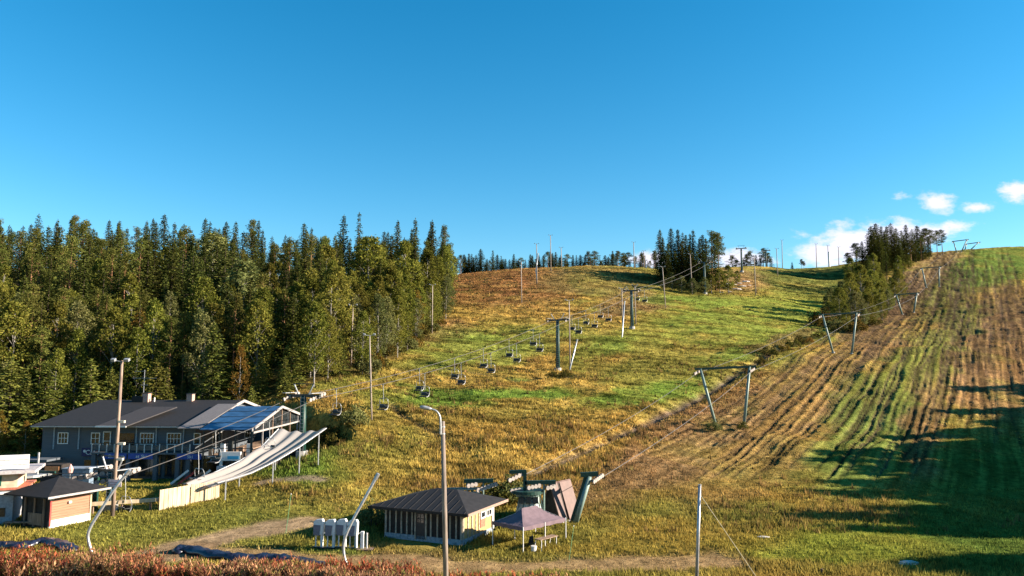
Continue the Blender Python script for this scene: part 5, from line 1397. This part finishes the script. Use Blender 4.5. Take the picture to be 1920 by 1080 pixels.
# ------------------------------------------------------------------ chairlift
LDIR = Vector((.45, .893, 0)).normalized(); LPER = Vector((LDIR.y, -LDIR.x, 0))
GAUGE = 1.9
def sheaves(parent, c, d, n=5, sp=.42, r=.2, nm='sheave_train', m=None):
    """a rocker beam with its wheels, below which the rope runs"""
    d = Vector(d).normalized(); s = Vector((-d.y, d.x, 0)).normalized()
    b = MB(); b.bar(c - d * (n * sp / 2), c + d * (n * sp / 2), .10, .16); bm_ = b.build(nm, m or darksteel, parent)
    for k in range(n):
        p = c + d * (sp * (k - (n - 1) / 2)) - s * .12 + Vector((0, 0, -.05)); b = MB(); b.wheel(p, s, r, .1, 12); b.build('sheave', sheave_m, bm_)
def lift_tower(xb, yb, ytop, lb, Y=None, r=.36, big=False, nsh=4):
    p = on_ground(xb, yb) if Y is None else at(xb, yb, Y); Yq = p.y
    g0 = gz(p.x, Yq); t = thing('chairlift_tower', (p.x, Yq, g0), lb, 'lift tower', 'chairlift towers')
    H = at(xb, ytop, Yq).z - g0
    b = MB(); b.tube([(0, 0, -.4), (0, 0, .6)], r * 1.6, 12); b.build('footing', concrete, t)
    b = MB(); b.tube([(0, 0, .3), (0, 0, H * .5), (0, 0, H)], [r, r * .85, r * .7], 14); b.build('column', green, t, True)
    a_, c_ = -LPER * (GAUGE + .5), LPER * (GAUGE + .5)
    b = MB(); b.bar(a_ + Vector((0, 0, H)), c_ + Vector((0, 0, H)), .3, .34); ca = b.build('crossarm', darksteel, t)
    for s in (-1, 1):
        sheaves(t, LPER * (GAUGE * s) + Vector((0, 0, H - .05)), LDIR + Vector((0, 0, .26)), nsh, .5 if not big else .46, .2)
        b = MB(); b.bar(LPER * (GAUGE * s * .35) + Vector((0, 0, H)), LPER * (GAUGE * s * .75) + Vector((0, 0, H + 1.3)), .1); b.build('lifting_frame', steel, t)
    b = MB(); b.bar(LPER * (-GAUGE * .8) + Vector((0, 0, H + 1.32)), LPER * (GAUGE * .8) + Vector((0, 0, H + 1.32)), .1); b.build('lifting_beam', darksteel, t)
    for s in (-1, 1):
        b = MB(); b.box(LPER * (GAUGE * s) + LDIR * .0 + Vector((0, 0, H + .32)), (.5, 2.2, .05), rz=-math.atan2(LDIR.x, LDIR.y)); b.build('catwalk', steel, ca)
    b = MB()
    for k in range(int(H / .4) - 1): b.box((0, -r * .95, .8 + k * .4), (.4, .05, .04))
    for s in (-.2, .2): b.bar((s, -r * .95, .6), (s, -r * .95, H), .04)
    b.build('ladder', steel, t)
    return t, Vector((p.x, Yq, g0 + H - .28))
heads = []
for (xb, yb, yt, lb, Y, r) in [(206, 956, 884, 'green lower chairlift tower behind the big wooden pole', None, .40), (566, 856, 742, 'green chairlift tower rising through the white safety net', None, .42), (1046, 692, 600, 'dark green chairlift tower in the middle of the slope', 146, .44),
                               (1185, 617, 545, 'upper chairlift tower above the middle one', 189, .45), (1322, 557, 492, 'chairlift tower in front of the middle skyline clump', 262, .5), (1391, 507, 466, 'chairlift tower on the crest right of middle clump', 330, .5), (1437, 503, 470, 'farthest chairlift tower near light pole on crest', 400, .45)]:
    t, hd_ = lift_tower(xb, yb, yt, lb, Y, r, big=(xb < 600), nsh=6 if xb < 600 else 4); heads.append(hd_)
# a small box and lamp on the near tower
# lower end wheel
bwp = at(52, 890, heads[0].y + 1.5)
bw_ = thing('bullwheel_station', (bwp.x, bwp.y, gz(bwp.x, bwp.y)), 'lower bullwheel frame of the chairlift beside the white cabin', 'lift station')
hh = bwp.z - bw_.location.z
b = MB(); b.tube([(0, 0, hh - .1), (0, 0, hh + .1)], 1.9, 24); b.build('bullwheel', steel, bw_)
b = MB(); b.box((0, 0, hh / 2 - .1), (.5, .5, hh)); b.build('column', green, bw_)
b = MB(); b.tube([(1.0, -.2, hh), (1.0, -.2, hh + 2.0)], .09, 8); b.build('mast', steel, bw_)
b = MB(); b.bar((0, 0, hh + .25), (2.6, -.2, hh + .25), .18); b.build('arm', green, bw_)
def cable_pts(a, c, sag, n=16): return [a.lerp(c, i / n) - Vector((0, 0, sag * 4 * (i / n) * (1 - i / n))) for i in range(n + 1)]
ropes = {}
for s, side in ((-1, 'left'), (1, 'right')):
    P = [bwp + LPER * (1.9 * s)]; spans = []
    hs = [h + LPER * (GAUGE * s) for h in heads]
    for i, (a_, c_) in enumerate(zip([P[0]] + hs[:-1], hs)):
        cp = cable_pts(a_, c_, (0, .35, 1.3, .7, 1.0, .8, .8)[i]); spans.append(cp); P += cp[1:]
    ropes[s] = spans
    t = thing('chairlift_cable', P[0], '%s hand rope of the chairlift running up the hill' % side, 'cable', 'chairlift ropes')
    b = MB(); b.tube([q - P[0] for q in P], .035, 5); b.build('rope', cable_m, t)
# chairs
def chair_proto():
    t = thing('lift_chair', (0, 0, 0), 'chair', 'lift chair', 'chairs hanging on the chairlift')
    b = MB(); b.tube([(0, 0, .06), (0, .02, -.25), (0, .12, -1.5), (0, .12, -2.2)], .035, 6); b.build('hanger', steel, t)
    b = MB(); b.box((0, 0, 0), (.12, .3, .16)); b.build('grip', darksteel, t)
    for s in (-1, 1):
        b = MB(); b.tube(curve([(0, .12, -1.75), (s * .4, .15, -1.7), (s * .62, .2, -1.95), (s * .64, .3, -2.6), (s * .62, 0, -3.05), (s * .6, -.45, -3.1)], 4), .03, 6); b.build('side_frame', steel, t)
        b = MB(); b.bar((s * .63, .2, -2.65), (s * .63, -.4, -2.62), .05); b.build('armrest', darksteel, t)
    b = MB(); b.box((0, -.15, -3.05), (1.2, .55, .08), M=Matrix.Rotation(math.radians(8), 4, 'X')); b.build('seat', chair_seat, t)
    b = MB(); b.box((0, .22, -2.68), (1.2, .07, .5), M=Matrix.Rotation(math.radians(-10), 4, 'X')); b.build('backrest', chair_seat, t)
    b = MB(); b.tube([(-.58, -.4, -2.5), (.58, -.4, -2.5)], .025, 6); b.build('safety_bar', steel, t)
    return t
proto = chair_proto()
yaw = math.atan2(LDIR.y, LDIR.x) - math.pi / 2
first = True
def px_of(q): return float(pix(np.array([q.x]), np.array([q.y]), np.array([q.z]))[0][0])
def rope_at_px(s, x):
    for sp_ in ropes[s]:
        for a_, c_ in zip(sp_[:-1], sp_[1:]):
            xa, xc = px_of(a_), px_of(c_)
            if xa <= x <= xc: return a_.lerp(c_, (x - xa) / max(xc - xa, 1e-6))
    return None
CH = [(1, 235, 'lowest lift chair, right beside the big wooden pole'), (-1, 404, 'lift chair hanging in front of the lodge balcony end'), (1, 372, 'lift chair hanging low in front of the lodge shop windows'), (1, 505, 'lift chair hanging before the glazed terrace gable'), (-1, 630, 'lift chair hanging above the dark bushes right of lodge'), (1, 718, 'lift chair hanging just right of light pole by bushes'),
      (-1, 786, 'rear chair of the close pair above the green grass band'), (1, 796, 'front chair of the close pair above the green grass band'), (-1, 852, 'rear chair of the pair at mid span'), (1, 864, 'front chair of the pair at mid span'), (-1, 906, 'rear chair of third pair up the slope'), (1, 920, 'front chair of third pair up the slope'), (-1, 954, 'rear chair of fourth pair up the slope'), (1, 968, 'front chair of fourth pair up the slope'),
      (-1, 999, 'rear chair of pair just left of the middle tower'), (1, 1011, 'front chair of pair just left of the middle tower'), (-1, 1072, 'lower left chair right of the middle tower'), (1, 1084, 'lower right chair right of the middle tower'), (-1, 1098, 'rear chair of pair halfway between two upper towers'), (1, 1114, 'front chair of pair halfway between two upper towers'), (-1, 1125, 'rear chair nearing the upper tower'), (1, 1140, 'front chair nearing the upper tower'), (1, 1208, 'chair just above the upper tower'), (-1, 1194, 'chair passing right behind the upper tower')]
for (s, x, lb) in CH:
    q = rope_at_px(s, x)
    if q is None: print('no rope at', x); continue
    c = proto if first else copy_tree(proto); first = False
    c.location = q - Vector((0, 0, .06)); c.rotation_euler = (0, 0, yaw); c['label'] = lb
# extra rocker beams and pipes by the lower tower
lo = heads[0]
ex = thing('lift_machinery', (lo.x - 1.6, lo.y + .5, gz(lo.x - 1.6, lo.y + .5)), 'jumble of rocker beams and wheels left of lower chairlift tower', 'lift machinery')
hh = lo.z - ex.location.z
b = MB(); b.box((0, 0, hh / 2 - .3), (.35, .35, hh)); b.build('column', green, ex)
for k, (dx, dz) in enumerate([(-1.1, -.1), (.4, .15), (1.2, -.35)]):
    sheaves(ex, Vector((dx, -.3 * k, hh - .1 + dz)), (1, .25, .18), 4, .5, .22, 'rocker_beam')
for k in range(3): b = MB(); b.bar((-.6 + .7 * k, -.5, hh - 1.5), (.9 + .7 * k, -.5, hh - .45), .1); b.build('brace', steel, ex)
# loading platform rail and equipment by the net
p = at(255, 945, 67); rl_ = thing('loading_rail', (p.x, p.y, gz(p.x, p.y)), 'long pale wooden loading rail right of the wooden pole', 'rail')
b = MB(); b.bar((-3.6, -1.2, .75), (1.7, .85, .82), .3, .3); b.build('beam', pale_plank, rl_)
for k in range(3): b = MB(); b.box((-3.2 + 2.1 * k, -1.05 + .8 * k, .25), (.14, .14, .95)); b.build('post', timber, rl_)
p = at(362, 893, 80); eq = thing('stair_rack', (p.x, p.y, gz(p.x, p.y)), 'heap of slanted red and white boards before the shop windows', 'rack')
for k in range(6):
    b = MB(); b.bar((-2.2 + .75 * k, -.3 + .1 * k, .15), (-.6 + .75 * k, .2 + .05 * k, 1.5 - .1 * (k % 3)), .12, .22); b.build('slanted_board', (white, red, timber, white, redcoral, darksteel)[k], eq)
b = MB(); b.bar((-2.3, 0, .1), (2.6, 0, .1), .2, .3); b.build('base_beam', timber, eq)
b = MB(); b.box((2.9, .1, .95), (.9, .4, 2.0)); b.build('notice_panel', mat('panel_grey', (.5, .5, .55), .6), eq)

# ------------------------------------------------------------------ drag lift: drive station, shed, pylons, ropes
def tow_pylon(xl, xr, yb, beam, Y, lb, r=.2):
    """two splayed legs under a beam; beam = (xa, ya, xb, yb)"""
    a_, c_ = at(xl, yb, Y), at(xr, yb, Y)
    t = thing('tow_lift_pylon', ((a_.x + c_.x) / 2, Y, gz((a_.x + c_.x) / 2, Y)), lb, 'lift pylon', 'drag lift pylons')
    o = t.location
    B1, B2 = at(beam[0], beam[1], Y), at(beam[2], beam[3], Y)
    u = (B2 - B1)
    for (xf, tt_) in ((a_, .09), (c_, .90)):
        ft = Vector((xf.x, Y, gz(xf.x, Y) - .3)); tp = B1 + u * tt_
        b = MB(); b.tube([ft - o, tp - o], [r * 1.15, r * .9], 10); b.build('leg', palegreen, t, True)
        b = MB(); b.tube([ft - o - Vector((0, 0, .3)), ft - o + Vector((0, 0, .45))], r * 1.8, 10); b.build('footing', concrete, t)
    b = MB(); b.bar(B1 - o, B2 - o, r * 1.4, r * 1.6); b.build('beam', green, t)
    ends = []
    for tt_ in (.02, .93):
        c0_ = B1 + u * tt_ - o + Vector((0, 0, -.45)); sheaves(t, c0_, (.75, 1, .26), 4, .5 * r / .2, .16 * r / .2 + .05); ends.append(c0_ + o - Vector((0, 0, .2)))
    return ends
P1 = tow_pylon(1343, 1394, 797, (1303, 692, 1417, 687), 108, 'nearest V legged drag lift pylon on the brown slope')
P2 = tow_pylon(1562, 1596, 655, (1535, 590, 1614, 586), 163, 'second drag lift pylon below the right skyline wood')
P3 = tow_pylon(1692, 1713, 590, (1676, 553, 1724, 549), 240, 'third drag lift pylon right of the wood', .24)
P4 = tow_pylon(1737, 1761, 540, (1725, 503, 1765, 500), 285, 'fourth drag lift pylon near the hilltop', .24)
P5 = tow_pylon(1794, 1802, 474, (1785, 453, 1816, 449), 392, 'left drag lift pylon on the hilltop skyline', .26)
P6 = tow_pylon(1809, 1818, 472, (1810, 458, 1838, 454), 396, 'right drag lift pylon on the hilltop skyline', .26)
# low pylon right of the shed
pb = on_ground(1077, 980); Yq = pb.y
lpyl = thing('tow_lift_post', (pb.x, Yq, gz(pb.x, Yq)), 'leaning green post with rocker wheels right of the brown shed', 'lift pylon')
tp = at(1106, 893, Yq) - lpyl.location
b = MB(); b.tube([(0, 0, -.3), tp], [.24, .2], 12); b.build('post', palegreen, lpyl, True)
b = MB(); b.bar((-.28, .1, -.2), tp + Vector((-.3, .1, 0)), .2, .3); b.build('post_web', green, lpyl)
b = MB(); b.bar(tp + Vector((-.75, 0, .12)), tp + Vector((.65, 0, .2)), .3, .36); b.build('head_beam', green, lpyl)
sheaves(lpyl, tp + Vector((.6, .2, -.15)), (.75, 1, .3), 6, .28, .17)
lowR = lpyl.location + tp + Vector((.6, .2, -.35))
# drive station
Ys = 61.5
sb_ = at(992, 985, Ys); S0 = Vector((sb_.x, Ys, gz(sb_.x, Ys)))
stn = thing('tow_lift_station', S0, 'green drag lift drive station behind the tent', 'lift station')
def L(x, y, dy=0.0): return at(x, y, Ys + dy) - S0
b = MB(); b.tube([L(992, 985) - Vector((0, 0, .2)), L(992, 957), L(992, 943), L(992, 930)], [1.15, 1.05, .9, .82], 12); b.build('motor_house', mat('mint_paint', (.40, .48, .44), .5), stn)
for k in range(5):
    a_ = math.radians(-150 + 30 * k); c_ = L(992, 950); b = MB(); b.box(c_ + Vector((math.cos(a_) * .96, math.sin(a_) * .96, .1)), (.05, .05, 1.9)); b.build('rib', green, stn)
for x in (978, 991, 1004): b = MB(); b.box(L(x, 938, -.9), (.42, .3, .5)); b.build('vent_opening', darksteel, stn)
b = MB(); b.tube([L(988, 921) - Vector((0, 0, .12)), L(988, 921) + Vector((0, 0, .12))], 1.3, 26); b.build('drive_wheel', green, stn)
b = MB(); b.tube([L(990, 930), L(990, 924)], [.95, 1.1], 14); b.build('gear_housing', palegreen, stn)
b = MB(); b.bar(L(984, 884), L(984, 918), .28, .3); b.build('mast', green, stn)
b = MB(); b.bar(L(955, 885), L(987, 884), .24, .28); b.build('top_beam', green, stn)
b = MB(); b.bar(L(984, 905), L(1042, 904), .3, .3); b.build('long_beam', green, stn)
b = MB(); b.bar(L(870, 902, 1), L(925, 901, 1), .3, .3); b.build('rear_beam', green, stn)
b = MB(); b.bar(L(838, 917, 1), L(905, 916, 1), .2, .2); b.bar(L(845, 925, 1), L(900, 923, 1), .16, .14); b.build('rear_platform', palegreen, stn)
for (x0, y0, x1, y1) in [(906, 902, 906, 972), (900, 914, 890, 970), (876, 903, 876, 925)]:
    b = MB(); b.tube([L(x0, y0, 1), L(x1, y1, 1)], .07, 8); b.build('rear_leg', palegreen, stn)
b = MB(); b.tube([L(1020, 905), L(1020, 982) - Vector((0, 0, .2))], .08, 8); b.build('leg', palegreen, stn)
b = MB(); b.tube([L(1012, 925), L(1022, 975)], .05, 8); b.build('brace', palegreen, stn)
for (x, y, d, n) in [(966, 893, (.8, .6, .3), 5), (912, 912, (.9, .5, .22), 6), (884, 908, (.9, .5, .1), 3), (1000, 911, (.9, .5, .1), 4), (1032, 912, (.9, .5, .1), 3), (966, 918, (.9, .4, .05), 3)]:
    sheaves(stn, L(x, y, -.3), d, n, .32, .17, 'rocker_beam')
# brown lean-to shed: two tall panels slanting down to the right
sh0 = on_ground(1052, 982); Yh = sh0.y
shd = thing('tow_lift_shed', (sh0.x, Yh, gz(sh0.x, Yh)), 'steep brown A-frame shed between drive station and leaning post', 'shed', rz=math.radians(-38))
H = 3.1; LD = 2.7
b = MB(); b.prism([(-2.5, 0, -.15), (0, 0, -.15), (-1.0, 0, H - .12)], (0, LD, 0)); b.build('body', wall_dark, shd)
for (y0, y1) in ((-.12, .85), (1.2, LD + .15)):
    b = MB(); b.slab([(.12, y0, .0), (.12, y1, .0), (-.98, y1, H), (-.98, y0, H)], -.1); b.build('roof_panel', brown_sheet, shd)
b = MB(); b.slab([(-2.62, -.12, .0), (-2.62, LD + .15, .0), (-1.03, LD + .15, H), (-1.03, -.12, H)], .1); b.build('roof_panel', brown_sheet, shd)
b = MB(); b.box((.02, LD / 2, .03), (.35, LD, .14)); b.build('sill', white, shd)
# ropes
for nm, pts in (('left', [S0 + L(984, 890), P1[0], P2[0], P3[0], P4[0], P5[0]]), ('right', [lowR, P1[1], P2[1], P3[1], P4[1], P5[1]])):
    t = thing('tow_cable', pts[0], '%s hand rope of the drag lift up the right slope' % nm, 'cable', 'drag lift ropes')
    Q = [pts[0]]
    for a_, c_ in zip(pts[:-1], pts[1:]): Q += cable_pts(a_, c_, .01 * (c_ - a_).length)[1:]
    b = MB(); b.tube([q - pts[0] for q in Q], .025, 5); b.build('rope', cable_m, t)
print('tris', sum(sum(len(p.vertices) - 2 for p in m.polygons) if len(m.polygons) < 20000 else len(m.polygons) * (2 if m.polygons[0].loop_total == 4 else 1) for m in bpy.data.meshes))
